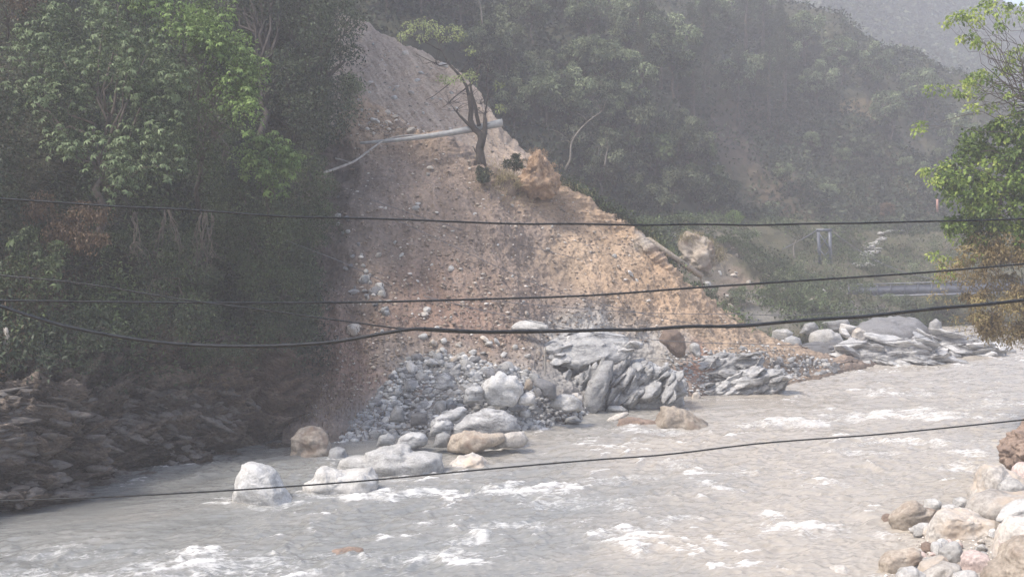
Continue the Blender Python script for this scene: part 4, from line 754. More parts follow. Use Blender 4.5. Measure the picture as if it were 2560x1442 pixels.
def plant(name, label, cat, poly, d, thick, mat, base, nb=40, rb=.7, nl=90, size=.16, seed=0, group=None, aspect=.5, droop=.3, wh=0, whsize=.3, trunk_r=.12, bm=None, tones=(.25, .75), lean=.6, trunk=True, part='crown', wtone=.7, extra_limbs=0):
    rng = np.random.default_rng(seed); t = thing(name, base, label, cat, group); bag = Bag()
    cen = crown_points(poly, d, thick, nb, rng, lean=lean); rad = rb*rng.uniform(.55, 1.25, nb); tone = rng.uniform(*tones, nb)
    blob_leaves(bag, cen, rad, nl, size, rng, aspect, droop, tone)
    if wh:
        i = rng.integers(0, nb, wh); dr = unit(rng.normal(size=(wh, 3))+np.array([0, -.5, .45])); p = cen[i]+dr*(rad[i]*1.05)[:, None]
        whorls(bag, p, unit(dr+np.array([0, 0, 1.])), whsize, rng, wtone+(tone[i]-.5)*.3)
    bag.mesh(part, mat, parent=t)
    if trunk:
        parts = []; b = np.array(base, float); top = cen.mean(0); hub = b+(top-b)*.55; parts.append(branch(b, hub, trunk_r, trunk_r*.7, rng, 7, .03))
        for j in rng.choice(nb, min(nb, 16+extra_limbs), replace=False): parts.append(branch(hub+(top-hub)*rng.uniform(-.5, .5), cen[j], trunk_r*.45, trunk_r*.08, rng, 6, .06, .05))
        V, F_ = merge(parts); mk('trunk', V, F_, bm or bark, parent=t)
    return t
ICL = index(CLIFF)
def onc(px, py): return hp(px, py, ICL)
cb = lambda px, py: tuple(onc(px, py))
# -- trees and bushes clothing the left cliff
plant('broadleaf_tree', 'big dark tree on the left cliff with drooping rosettes of large pale leaves', 'tree', [(30, 60), (130, 20), (300, 0), (430, 60), (480, 180), (470, 330), (380, 480), (240, 470), (120, 360), (40, 250)], 62, 7, G_['left'], cb(250, 620), 80, 1.05, 170, .17, 1, wh=800, whsize=.27, trunk_r=.22, tones=(.2, .7), wtone=.75)
plant('broadleaf_tree', 'leafy tree on the left cliff top whose right edge glows fresh green', 'tree', [(300, -20), (420, -30), (540, 0), (610, 60), (640, 170), (645, 260), (610, 300), (560, 280), (520, 180), (430, 90)], 64, 5, G_['bright'], cb(560, 420), 50, .95, 130, .2, 2, wh=330, whsize=.26, trunk_r=.2, tones=(.3, .75), wtone=.75)
plant('broadleaf_tree', 'grey-green fine-leaved tree between the two bright-leaved trees of the left cliff', 'tree', [(420, 70), (520, 120), (590, 260), (600, 380), (520, 460), (440, 430), (430, 250)], 63.5, 5, G_['mid'], cb(500, 560), 45, 1.0, 150, .13, 3, trunk_r=.15, tones=(.25, .6))
plant('broadleaf_tree', 'small tree with fresh green leaves low on the left cliff beside the slide', 'tree', [(590, 350), (640, 325), (690, 340), (730, 380), (735, 440), (700, 490), (640, 460), (600, 420)], 67, 3, G_['bright'], cb(670, 560), 30, .6, 120, .18, 4, wh=120, whsize=.3, trunk_r=.12, tones=(.25, .7), wtone=.75)
plant('broadleaf_tree', 'tall dark tree rising over the head of the slide on the left', 'tree', [(700, -60), (800, -80), (880, -20), (905, 60), (905, 160), (880, 260), (850, 330), (790, 360), (740, 250), (700, 120)], 82, 7, G_['dark'], cb(760, 480), 75, 1.4, 130, .22, 5, trunk_r=.3, tones=(.2, .6), bm=bark_dark)
plant('broadleaf_tree', 'dark tree with two bare leaning trunks behind the bright-leaved cliff tree', 'tree', [(560, -80), (700, -80), (720, 20), (690, 90), (640, 70), (590, 20)], 84, 6, G_['dark'], cb(665, 420), 36, 1.2, 120, .22, 6, trunk_r=.3, tones=(.15, .5), bm=bark_dark, extra_limbs=10)
plant('broadleaf_tree', 'dark leafy tree filling the gap under the leaning trunks', 'tree', [(650, 130), (720, 100), (780, 200), (820, 330), (800, 400), (720, 330), (660, 290)], 80, 5, G_['dark'], cb(740, 440), 45, 1.0, 110, .2, 7, trunk_r=.15, tones=(.25, .7), bm=bark_dark)
plant('bush', 'pale green bush catching the light at the right edge of the tall dark tree', 'bush', [(858, 190), (890, 170), (905, 215), (898, 280), (870, 300), (855, 250)], 88, 2.5, G_['hill2'], cb(850, 360), 20, .7, 90, .2, 8, trunk_r=.06, tones=(.3, .7))
plant('bush', 'grey-green bush hanging over the slide edge below the fresh green tree', 'bush', [(700, 400), (790, 390), (830, 440), (840, 520), (830, 600), (760, 640), (700, 560)], 70, 4, G_['mid'], cb(770, 560), 50, .8, 140, .14, 9, trunk_r=.08, tones=(.2, .6))
plant('bush', 'dense dark bush covering the cliff under the fresh green tree', 'bush', [(500, 430), (600, 440), (700, 480), (760, 600), (740, 720), (640, 760), (560, 680), (500, 560)], 66.5, 4, G_['mid'], cb(640, 640), 75, .85, 150, .13, 10, trunk_r=.08, tones=(.15, .6))
plant('bush', 'drooping dark ivy-like bush at the foot of the cliff greenery, right side', 'bush', [(620, 660), (760, 640), (815, 720), (790, 830), (700, 880), (630, 800)], 66.5, 2.5, G_['dark'], cb(710, 740), 60, .7, 130, .12, 11, trunk_r=.06, tones=(.3, .8))
plant('bush', 'sprawling dark bush in the middle of the left cliff under the power cable', 'bush', [(220, 560), (360, 540), (480, 590), (560, 680), (540, 800), (420, 860), (300, 800), (230, 690)], 61, 3, G_['dark'], cb(400, 700), 80, .8, 130, .12, 12, trunk_r=.06, tones=(.3, .85))
plant('bush', 'fern-like bush with arching fronds at the far left under the power cable', 'bush', [(0, 600), (80, 570), (160, 620), (190, 700), (120, 760), (20, 740), (-60, 680)], 56, 2.5, G_['mid'], cb(80, 700), 36, .6, 80, .14, 13, trunk_r=.05, tones=(.2, .6), wh=40, whsize=.3, wtone=.6)
plant('bush', 'dry brown bush hanging on the left cliff just below the upper cable', 'bush', [(80, 500), (180, 495), (250, 530), (260, 600), (200, 640), (120, 620), (80, 560)], 58, 2.5, G_['brown'], cb(170, 600), 36, .7, 110, .15, 14, trunk_r=.05, tones=(.1, .6), droop=1.4)
plant('bush', 'dark thicket filling the far left edge of the photo', 'bush', [(-250, 100), (0, 60), (60, 200), (80, 400), (40, 540), (-150, 540), (-300, 300)], 60, 5, G_['dark'], cb(0, 500), 60, 1.1, 110, .18, 15, trunk_r=.1, tones=(.1, .6))
plant('bush', 'reddish brown dead bush at the top left corner', 'bush', [(-60, -60), (60, -60), (130, -10), (80, 40), (0, 60), (-80, 20)], 66, 3, G_['brown'], cb(20, 100), 26, .8, 90, .16, 16, trunk_r=.06, tones=(.0, .45))
plant('bush', 'low trailing bush over the layered rock at the left', 'bush', [(120, 790), (260, 760), (330, 840), (260, 920), (160, 930), (60, 860)], 55, 1.6, G_['dark'], cb(200, 830), 34, .5, 80, .11, 17, trunk_r=.04, tones=(.2, .7), droop=1.2)
plant('bush', 'trailing greenery hanging to the brown earth right of the cliff middle', 'bush', [(440, 800), (560, 780), (640, 860), (620, 920), (520, 930), (440, 880)], 61.5, 1.5, G_['mid'], cb(540, 840), 34, .5, 80, .11, 18, trunk_r=.04, tones=(.1, .5), droop=1.2)
# hanging bare twigs
def twigs(label, starts, d, seed, group=None):
    rng = np.random.default_rng(seed); parts = []
    for (x, y, x2, y2) in starts:
        for k in range(4):
            n = 9; tx = np.linspace(0, 1, n); pts = P(x+(x2-x)*tx+np.cumsum(rng.normal(0, 5, n)), y+(y2-y)*tx**.85, d-.8*np.sin(tx*2)+rng.normal(0, .05, n)); parts.append(tube(pts, np.linspace(.024, .006, n), 5))
            for _ in range(3):
                i = rng.integers(2, n-1); e = pts[i]+np.array([rng.normal(0, .5), rng.normal(0, .3), -rng.uniform(.2, .9)]); parts.append(branch(pts[i], e, .014, .004, rng, 5, .08))
    V, F_ = merge(parts); o = mk('hanging_twigs', V, F_, bark, origin=P(starts[0][0], starts[0][1], d)); tag(o, label, 'twigs', group)
twigs('pale bare twigs hanging from the left cliff below the upper cable, left spray', [(410, 520, 395, 640), (420, 520, 450, 660)], 60.8, 1)
twigs('pale bare twigs hanging from the left cliff below the upper cable, right spray', [(500, 540, 490, 690), (515, 530, 540, 700), (525, 540, 500, 640)], 62, 2)
twigs('thin bare branch drooping in front of the dark bush at the cliff middle', [(335, 530, 345, 640)], 59, 3)
# pale root streak at left
V, F_ = tube(P([14, 18, 12, 22, 16], [820, 850, 885, 915, 940], [53.2, 53, 52.8, 52.7, 52.6]), [.10, .14, .2, .16, .05], 8); tag(mk('tree_root', V, F_, bark_pale, origin=P(14, 820, 53.2)), 'pale root hanging down the cliff at the left edge', 'root')
# stuff: ground cover
def cover(name, label, mat, G, N_, n, size, wfun, rng, h=.3, tone=(.2, .8), aspect=.4, tufts=False):
    p = G.reshape(-1, 3); nr = N_.reshape(-1, 3); px, py = proj(p); wgt = wfun(px, py, p); wgt = np.clip(wgt, 0, None)
    area = 1.0; pr = wgt/wgt.sum(); i = rng.choice(len(p), n, p=pr); du = rng.normal(0, .35, (n, 3)); c = p[i]+du+nr[i]*rng.uniform(-.05, h, (n, 1))
    big = fbm(c, .25, 3, 5)*.35; t = rng.uniform(*tone, n)+big
    if tufts: d = unit(nr[i]*.8+rng.normal(size=(n, 3))*.5+np.array([0, 0, .7])); nm = unit(rng.normal(size=(n, 3)))
    else: d = unit(rng.normal(size=(n, 3))+nr[i]*.5-np.array([0, 0, .4])); nm = unit(nr[i]*.5+np.array([0, 0, .6])+rng.normal(size=(n, 3))*.5)
    sz = size*rng.uniform(.5, 1.3, n); V, F_ = leafquads(c, d, nm, sz, sz*aspect); o = mk(name, V, F_, mat, attrs={'r': np.repeat(np.clip(t, 0, 1), 4)}, smooth=False); tag(o, label, None, None, 'stuff'); return o
rg = np.random.default_rng(21)
inf = lambda px, py: ((px > -250) & (px < 2800) & (py > -160) & (py < 1500))
cover('cliff_ground_cover', 'creepers and small plants matting the upper left cliff', G_['dark'], CLIFF, CLIFFN, 130000, .27, lambda px, py, p: inf(px, py)*sstep(960, 830, py+fbm(p, .3, 3, 5)*70)*np.clip(.35+fbm(p, .25, 3, 6), .03, 2), rg, .35)
cover('cliff_creepers', 'pale green creepers trailing over the left cliff', G_['mid'], CLIFF, CLIFFN, 60000, .26, lambda px, py, p: inf(px, py)*sstep(900, 760, py+fbm(p, .3, 3, 5)*70)*np.clip(fbm(p, .18, 3, 96), .02, 2), rg, .5, (.2, .9))
cover('hanging_dry_grass', 'dry brown grass hanging down the cliff above the layered rock', G_['brown'], CLIFF, CLIFFN, 26000, .28, lambda px, py, p: inf(px, py)*sstep(560, 800, py)*sstep(1000, 880, py+fbm(p, .4, 3, 9)*60)*np.clip(fbm(p, .3, 3, 16), .0, 2), rg, .2, (.0, .5), .16)
cover('slide_brush', 'sparse dry stalks and roots on the reddish lower left of the slide', G_['brown'], SLIDE, SLIDEN, 5000, .3, lambda px, py, p: inf(px, py)*np.exp(-(((px-810)/110)**2+((py-900)/130)**2)), rg, .2, (.2, .9), .12, True)
cover('hillside_undergrowth', 'grey-green undergrowth covering the misty hillside', G_['hill'], HILL, HILLN, 150000, .75, lambda px, py, p: inf(px, py)*(py < 640)*np.clip(.5+fbm(p, .05, 3, 6), .08, 2)*(p[..., 1]/180)**.5, rg, 1.0, (.0, .45), .6)
cover('far_ridge_forest', 'far-off forest reading as one mass on the ridge behind', G_['hill'], FAR, FARN, 80000, 2.2, lambda px, py, p: inf(px, py)*(px > 1300)*np.clip(.4+fbm(p, .02, 3, 6), .05, 2), rg, 2.5, (-.1, .6), .7)
cover('terrace_scrub', 'low green scrub growing over the river terrace', G_['mid'], BENCH, BENCHN, 130000, .38, lambda px, py, p: inf(px, py)*(px > 1450)*np.clip(.45+fbm(p, .12, 3, 6)-1.1*np.exp(-(((px-1790)/80)**2+((py-680)/60)**2)), .02, 2), rg, .6, (.15, .8), .45)
cover('crest_grass', 'dry straw-coloured grass along the crest of the slide', G_['straw'], SLIDE, SLIDEN, 5000, .3, lambda px, py, p: np.exp(-(((px-1290)/90)**2+((py-455)/45)**2))+.5*np.exp(-(((px-1400)/70)**2+((py-490)/20)**2))+.15*np.exp(-(((px-1600)/90)**2+((py-610)/30)**2)), rg, .15, (.2, .9), .1, True)
cover('slope_edge_scrub', 'green scrub along the back edge of the slide crest', G_['mid'], SLIDE, SLIDEN, 9000, .3, lambda px, py, p: inf(px, py)*(p[..., 1] > 94.5)*(px > 1380)*(px < 1880)*np.exp(-((py-(545+(px-1540)*.6))/40)**2), rg, .4, (.1, .8), .45)
# -- bushes on the terrace and slide edge
def bush_at(px, py, wpx, hpx, mat, S, seed, label, name='bush', cat='bush', tones=(.25, .75), size=.22, group=None, nb=None, dd=0):
    b = hp(px, py, S); d = b[1]+dd; k = F/d; poly = [(px-wpx/2, py-hpx*.25), (px-wpx*.42, py-hpx*.75), (px-wpx*.1, py-hpx), (px+wpx*.25, py-hpx*.92), (px+wpx/2, py-hpx*.55), (px+wpx*.45, py-hpx*.1), (px, py)]
    return plant(name, label, cat, poly, d, wpx/k*.8, mat, tuple(b), nb or 22, min(wpx, hpx)/k*.22, 80, size, seed, group, tones=tones, trunk_r=.05, lean=.3)
bush_at(1835, 560, 55, 32, G_['bright'], IBE, 31, 'small fresh green bush beside the upper cable on the terrace edge', tones=(.4, .8))
bush_at(2020, 700, 150, 75, G_['hill2'], IBE, 32, 'pale green bush at the foot of the blue bridge tower')
bush_at(1960, 770, 150, 60, G_['mid'], IBE, 33, 'dark green bush above the right shore boulders, left of the footbridge')
bush_at(2120, 760, 120, 70, G_['mid'], IBE, 34, 'green bush half hiding the left end of the blue footbridge')
bush_at(2210, 785, 100, 50, G_['hill2'], IBE, 35, 'round pale green bush below the blue footbridge, left one', size=.16)
bush_at(2290, 785, 90, 50, G_['hill2'], IBE, 36, 'round grey-green bush below the blue footbridge, right one', size=.16, tones=(.1, .5))
bush_at(2260, 640, 170, 70, G_['mid'], IBE, 37, 'wide green bush right of the stone path')
bush_at(2120, 620, 110, 45, G_['mid'], IBE, 38, 'green bush left of the stone path')
bush_at(2320, 710, 110, 60, G_['hill2'], IBE, 39, 'yellow-green bush behind the right end of the footbridge', tones=(.3, .8))
bush_at(1850, 640, 130, 60, G_['mid'], IBE, 40, 'dark bush right of the broken bank stump')
bush_at(1930, 600, 100, 40, G_['mid'], IBE, 41, 'dark bush in front of the bridge tower cable')
bush_at(1700, 575, 120, 35, G_['mid'], IBE, 42, 'low bush behind the rusty beam')
bush_at(1740, 790, 110, 80, G_['mid'], IBE, 43, 'dark green bush at the edge of the slide under the middle cable')
bush_at(1640, 690, 70, 80, G_['mid'], IBE, 44, 'dull green bush under the rusty beam')
bush_at(1204, 455, 45, 38, G_['dark'], IS, 45, 'round dark bush at the foot of the bare tree', size=.14, dd=-.5)
bush_at(1290, 425, 60, 40, G_['mid'], IS, 46, 'small green bush left of the orange earth mound', size=.16)
for k, (x, y, w_, h_) in enumerate(((1560, 590, 80, 40), (1900, 680, 120, 60), (1820, 760, 110, 50), (1780, 620, 90, 40), (2180, 690, 90, 50), (2050, 610, 90, 36), (2380, 640, 120, 60), (1950, 730, 110, 50), (2240, 750, 120, 50), (2330, 770, 110, 50), (2400, 750, 110, 60), (2080, 590, 90, 26), (1990, 590, 70, 26), (2300, 600, 130, 30), (1860, 600, 80, 30), (2040, 790, 100, 40))):
    bush_at(x, y, w_, h_, (G_['mid'], G_['hill'], G_['hill2'])[k % 3], IBE, 60+k, 'low green scrub bush on the river terrace', name='scrub_bush', group='scrub bushes on the river terrace', nb=16)
# -- prototypes for the forest on the hillside
def proto_tree(kind, seed):
    rng = np.random.default_rng(seed); bag = Bag(); parts = []
    if kind == 'pine':
        h = 13.0; parts.append(tube([(0, 0, -1), (.1, 0, h*.4), (0, .1, h*.8), (.05, 0, h)], [.3, .24, .15, .04], 6)); lv = np.arange(h*.35, h, .55)
        for z in lv:
            for _ in range(5):
                a = rng.uniform(0, 6.28); L_ = (h-z)*.22+.6; L_ *= rng.uniform(.5, 1.2); e = np.array([math.cos(a)*L_, math.sin(a)*L_, z+rng.uniform(-.2, .5)]); parts.append(branch(np.array([0, 0, z]), e, .045, .01, rng, 4, .05))
                m = 5; t = np.linspace(.4, 1, m)[:, None]; cen = np.array([0, 0, z])+(e-np.array([0, 0, z]))*t; blob_leaves(bag, cen, np.full(m, .35), 14, .4, rng, .13, .1, rng.uniform(.2, .8, m))
    else:
        h = dict(broad=8.5, tall=11.0, pale=8.0, bushy=4.0)[kind]; r = dict(broad=2.9, tall=2.4, pale=3.2, bushy=2.3)[kind]; nb = dict(broad=34, tall=34, pale=30, bushy=24)[kind]
        dr = unit(rng.normal(size=(nb, 3))); cen = dr*(rng.random(nb)**.4*r)[:, None]*np.array([1, 1, dict(broad=.95, tall=1.35, pale=.7, bushy=.7)[kind]])+np.array([0, 0, h*.66]); cen[:, 2] = np.maximum(cen[:, 2], .3)
        rad = rng.uniform(.55, 1.05, nb)*r*.3
        if kind == 'pale': rad *= .85
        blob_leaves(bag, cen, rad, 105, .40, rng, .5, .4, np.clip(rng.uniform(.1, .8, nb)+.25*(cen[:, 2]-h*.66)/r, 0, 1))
        hub = np.array([rng.normal(0, .3), rng.normal(0, .3), h*.35]); parts.append(branch(np.array([0, 0, -1.]), hub, .2 if h > 5 else .1, .14 if h > 5 else .06, rng, 6, .03))
        for j in range(0, nb, 2): parts.append(branch(hub, cen[j], .08, .015, rng, 5, .06))
    return bag, merge(parts)
PROT = {}
def forest_tree(kind, var, mat, name, label, cat, group, pos, s, rz):
    key = (kind, var, mat.name)
    if key not in PROT:
        bag, (V, F_) = proto_tree(kind, hash_(kind)+var*11); a = bag.mesh('crown', mat, origin=(0, 0, 0)); b = mk('trunk', V, F_, bark, origin=(0, 0, 0)); PROT[key] = (a.data, b.data); bpy.data.objects.remove(a); bpy.data.objects.remove(b)
    t = thing(name, pos, label, cat, group); t.rotation_euler = (0, 0, rz); t.scale = (s, s, s)
    for nm, me in zip(('crown', 'trunk'), PROT[key]): o = bpy.data.objects.new(nm, me); sc.collection.objects.link(o); o.parent = t
    return t
def hash_(k): return sum(ord(c)*(i+3) for i, c in enumerate(k))
rg = np.random.default_rng(44)
def forest(n, poly, kinds, S, label, group, name, cat='tree', smin=.8, smax=1.25, near=None):
    smp = poly_sampler(poly)
    pts = []
    for _ in range(n*30):
        p = smp(rg)
        if all((p[0]-q_[0])**2+(p[1]-q_[1])**2*1.5 > (near or 40)**2 for q_ in pts): pts.append(p)
        if len(pts) >= n: break
    for p in pts:
        kind, mt = kinds[rg.integers(len(kinds))]; pos = hp(p[0], p[1], S)
        forest_tree(kind, int(rg.integers(2)), mt, name, label, cat, group, tuple(pos-np.array([0, 0, .2])), rg.uniform(smin, smax), rg.uniform(0, 6.3))
HG, HP = G_['hill'], G_['hill2']
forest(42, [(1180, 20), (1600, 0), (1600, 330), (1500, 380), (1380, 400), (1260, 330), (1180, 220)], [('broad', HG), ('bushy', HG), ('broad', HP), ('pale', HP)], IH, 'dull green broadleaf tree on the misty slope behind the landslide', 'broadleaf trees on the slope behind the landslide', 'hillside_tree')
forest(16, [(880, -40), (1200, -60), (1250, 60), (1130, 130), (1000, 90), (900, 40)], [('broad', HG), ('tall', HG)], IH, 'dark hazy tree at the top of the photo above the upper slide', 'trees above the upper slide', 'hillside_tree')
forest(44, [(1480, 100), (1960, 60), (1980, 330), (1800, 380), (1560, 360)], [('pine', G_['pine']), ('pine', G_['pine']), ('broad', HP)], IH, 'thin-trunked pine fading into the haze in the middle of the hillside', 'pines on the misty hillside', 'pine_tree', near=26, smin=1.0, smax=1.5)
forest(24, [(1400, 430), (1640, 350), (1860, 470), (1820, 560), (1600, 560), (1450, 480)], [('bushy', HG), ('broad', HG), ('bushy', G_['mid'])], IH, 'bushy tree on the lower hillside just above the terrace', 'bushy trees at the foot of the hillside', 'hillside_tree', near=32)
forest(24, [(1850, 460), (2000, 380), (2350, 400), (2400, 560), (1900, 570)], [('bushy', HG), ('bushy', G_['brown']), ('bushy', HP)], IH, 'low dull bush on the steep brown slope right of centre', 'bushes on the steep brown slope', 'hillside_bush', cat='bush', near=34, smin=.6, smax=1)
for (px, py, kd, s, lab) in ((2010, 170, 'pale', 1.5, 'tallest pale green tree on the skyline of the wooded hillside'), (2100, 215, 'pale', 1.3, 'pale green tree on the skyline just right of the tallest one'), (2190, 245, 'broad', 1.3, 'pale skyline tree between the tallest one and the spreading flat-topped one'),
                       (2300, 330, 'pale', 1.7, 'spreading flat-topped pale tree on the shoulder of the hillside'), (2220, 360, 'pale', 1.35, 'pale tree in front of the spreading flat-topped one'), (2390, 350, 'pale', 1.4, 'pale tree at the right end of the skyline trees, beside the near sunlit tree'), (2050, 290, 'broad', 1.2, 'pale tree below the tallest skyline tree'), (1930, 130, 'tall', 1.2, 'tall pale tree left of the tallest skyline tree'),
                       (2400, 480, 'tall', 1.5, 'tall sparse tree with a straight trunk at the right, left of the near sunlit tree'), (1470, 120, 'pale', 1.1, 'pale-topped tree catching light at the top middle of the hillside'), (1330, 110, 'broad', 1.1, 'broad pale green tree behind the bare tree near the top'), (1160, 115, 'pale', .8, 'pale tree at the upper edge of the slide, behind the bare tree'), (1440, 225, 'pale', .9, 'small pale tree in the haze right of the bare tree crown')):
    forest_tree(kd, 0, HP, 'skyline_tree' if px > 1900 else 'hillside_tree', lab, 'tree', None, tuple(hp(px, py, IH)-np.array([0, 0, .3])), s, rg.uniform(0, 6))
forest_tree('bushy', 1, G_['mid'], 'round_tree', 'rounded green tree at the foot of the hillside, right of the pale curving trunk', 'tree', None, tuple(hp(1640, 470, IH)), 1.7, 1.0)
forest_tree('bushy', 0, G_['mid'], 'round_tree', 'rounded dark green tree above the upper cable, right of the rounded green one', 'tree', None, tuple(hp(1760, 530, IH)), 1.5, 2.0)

# -- bare tree on the crest of the slide
rng = np.random.default_rng(3)
bt = thing('bare_tree', P(1206, 425, 90.5), 'nearly leafless forked tree on the crest of the slide with yellow-green leaf tufts', 'tree')
Bp = lambda pts, d=90.5: P([p[0] for p in pts], [p[1] for p in pts], [d+(p[2] if len(p) > 2 else 0) for p in pts])
tubeb = lambda p, r, k: tube(p, np.array(r)*1.45, k)
parts = [tubeb(Bp([(1207, 430), (1203, 400), (1198, 370), (1203, 350), (1200, 335), (1185, 322), (1176, 300), (1178, 275), (1173, 240)]), [.25, .23, .2, .17, .17, .15, .14, .13, .12], 8),
         tubeb(Bp([(1201, 375), (1207, 350), (1212, 330), (1213, 300), (1211, 285)]), [.17, .16, .14, .1, .06], 8), tubeb(Bp([(1173, 242), (1166, 215), (1150, 190), (1122, 160), (1105, 128), (1090, 100)]), [.11, .09, .08, .06, .045, .03], 6),
         tubeb(Bp([(1198, 315), (1192, 290), (1188, 265), (1180, 240), (1176, 215), (1190, 190), (1205, 150)]), [.12, .11, .11, .09, .07, .05, .03], 6), tubeb(Bp([(1185, 322), (1170, 310), (1152, 292), (1140, 278)]), [.12, .1, .07, .04], 6),
         tubeb(Bp([(1212, 300), (1215, 270), (1220, 240), (1215, 200), (1225, 150)]), [.06, .05, .04, .03, .02], 6), tubeb(Bp([(1196, 385), (1188, 378), (1184, 368)]), [.07, .05, .03], 5), tubeb(Bp([(1208, 425), (1209, 408), (1207, 395)]), [.07, .05, .03], 5), tubeb(Bp([(1176, 210), (1160, 225), (1140, 240), (1120, 260), (1105, 270)]), [.05, .04, .03, .02, .01], 5),
         tubeb(Bp([(1150, 190), (1130, 205), (1085, 240), (1065, 250)]), [.04, .03, .02, .01], 5), tubeb(Bp([(1122, 160), (1100, 165), (1070, 150), (1040, 135)]), [.04, .03, .02, .012], 5), tubeb(Bp([(1105, 128), (1070, 110), (1040, 95), (1015, 85)]), [.04, .03, .02, .012], 5)]
tips = []
for (x, y) in ((1100, 110), (1150, 180), (1200, 160), (1222, 180), (1178, 240), (1140, 280), (1200, 260), (1213, 285), (1060, 105), (1090, 160), (1120, 258)):
    for _ in range(9):
        a = P(x, y, 90.5); e = P(x+rng.normal(0, 38), y-abs(rng.normal(20, 30))*(1 if y < 200 else .6), 90.5+rng.normal(0, 1)); parts.append(branch(a, e, .022, .006, rng, 6, .07))
V, F_ = merge(parts); mk('trunk', V, F_, bark_dark, parent=bt)
bag = Bag()
lc = [(1018, 62), (1022, 82), (1005, 92), (1050, 55), (1062, 66), (1080, 60), (1075, 80), (1055, 95), (1090, 92), (1100, 75), (1128, 70), (1145, 78), (1135, 95), (1112, 100), (1165, 190), (1180, 186), (1186, 196), (1150, 196), (1130, 200), (1118, 205), (1035, 72), (1152, 92), (1250, 272), (1245, 215), (1175, 130), (1108, 198)]
cen = P([a[0] for a in lc], [a[1] for a in lc], 90.5+rng.normal(0, .8, len(lc))); blob_leaves(bag, cen, np.full(len(lc), .42), 40, .22, rng, .5, .5, rng.uniform(.4, .9, len(lc))); bag.mesh('leaf_tufts', leaf_mat('tuft_green', [(0, (.10, .12, .05)), (1, (.42, .48, .22))], .35), parent=bt)
# pale leaning trunks
twig_grey = plain_mat('grey_bark', (.14, .125, .105), (.25, .23, .2), 5, .85, 0, .4)
def bare(label, pts, d, r, seed, nt=10):
    rng = np.random.default_rng(seed); q_ = smooth_line([list(p) for p in pts], 14); W_ = P(q_[:, 0], q_[:, 1], d); parts = [tube(W_, np.linspace(r, r*.3, 14), 7)]
    for _ in range(nt):
        i = rng.integers(5, 14); parts.append(branch(W_[i], W_[i]+np.array([rng.normal(0, 1.3), rng.normal(0, .8), rng.uniform(.3, 2)]), r*.25, .01, rng, 6, .08))
    V, F_ = merge(parts); tag(mk('bare_tree', V, F_, twig_grey, origin=W_[0]), label, 'tree')
bare('pale bare trunk curving up to the right behind the orange earth mound', [(1412, 425), (1425, 400), (1428, 360), (1445, 330), (1475, 300), (1505, 278)], 112, .11, 4)
bare('short pale upright stem right of the curving bare trunk', [(1512, 415), (1516, 385), (1521, 365)], 114, .1, 5, 3)
bare('thin tall bare stem at the top of the photo behind the bare tree', [(1205, 60), (1202, 20), (1190, -20)], 125, .09, 6, 8)
bare('white twisted dead trunk on the terrace left of the bridge tower', [(1986, 645), (1984, 615), (1990, 600)], 128, .12, 7, 4)
# -- mounds of turf on the crest
mound_mat = rock_mat('orange_earth', (.26, .17, .11), (.46, .32, .21), scale=1.6, bump=.9, stain=(.16, .11, .08))
m1 = outline_rock('orange earth mound crowned with dry grass on the crest of the slide', [(1300, 470), (1306, 440), (1316, 418), (1330, 392), (1348, 386), (1362, 400), (1386, 424), (1394, 455), (1384, 485), (1340, 492)], 91.0, mound_mat, .9, name='earth_mound', cat='earth mound', sub=5, rough=.16, strata=.12, chop=3, freq=1.8)
def grass(parent, pts, d, n, L_, mat, seed, spread=8, droop=.0):
    rng = np.random.default_rng(seed); pts = np.array(pts, float); i = rng.integers(0, len(pts), n); c = P(pts[i, 0]+rng.normal(0, spread, n), pts[i, 1]+rng.normal(0, spread*.6, n), d+rng.normal(0, .35, n)); dd = unit(np.array([0, -.1, .9-droop*1.8])+rng.normal(size=(n, 3))*.55); V, F_ = leafquads(c, dd, unit(rng.normal(size=(n, 3))), L_*rng.uniform(.5, 1.3, n), np.full(n, .035))
    mk('dry_grass', V, F_, mat, parent=parent, attrs={'r': np.repeat(rng.random(n), 4)}, smooth=False)
grass(m1, [(1330, 385), (1345, 380), (1360, 388), (1318, 405), (1385, 418), (1310, 430), (1390, 440), (1350, 400), (1330, 420), (1365, 430), (1315, 455), (1350, 450), (1385, 465)], 89.9, 1000, .26, G_['orange'], 1)
m2 = outline_rock('overhanging turf block with a dark underside left of the orange earth mound', [(1232, 495), (1236, 465), (1245, 440), (1275, 436), (1296, 455), (1298, 490), (1278, 505), (1250, 502)], 90.6, BROWN, .8, name='turf_block', cat='earth mound', sub=4, rough=.14, chop=3)
grass(m2, [(1240, 462), (1255, 450), (1275, 448), (1292, 465)], 90, 1300, .45, G_['straw'], 2, 8)
cl_g = grass(cl, [(1712, 590), (1740, 584), (1770, 600), (1795, 622), (1800, 640)], 115.5, 1300, .7, G_['straw'], 3, 9, .9)

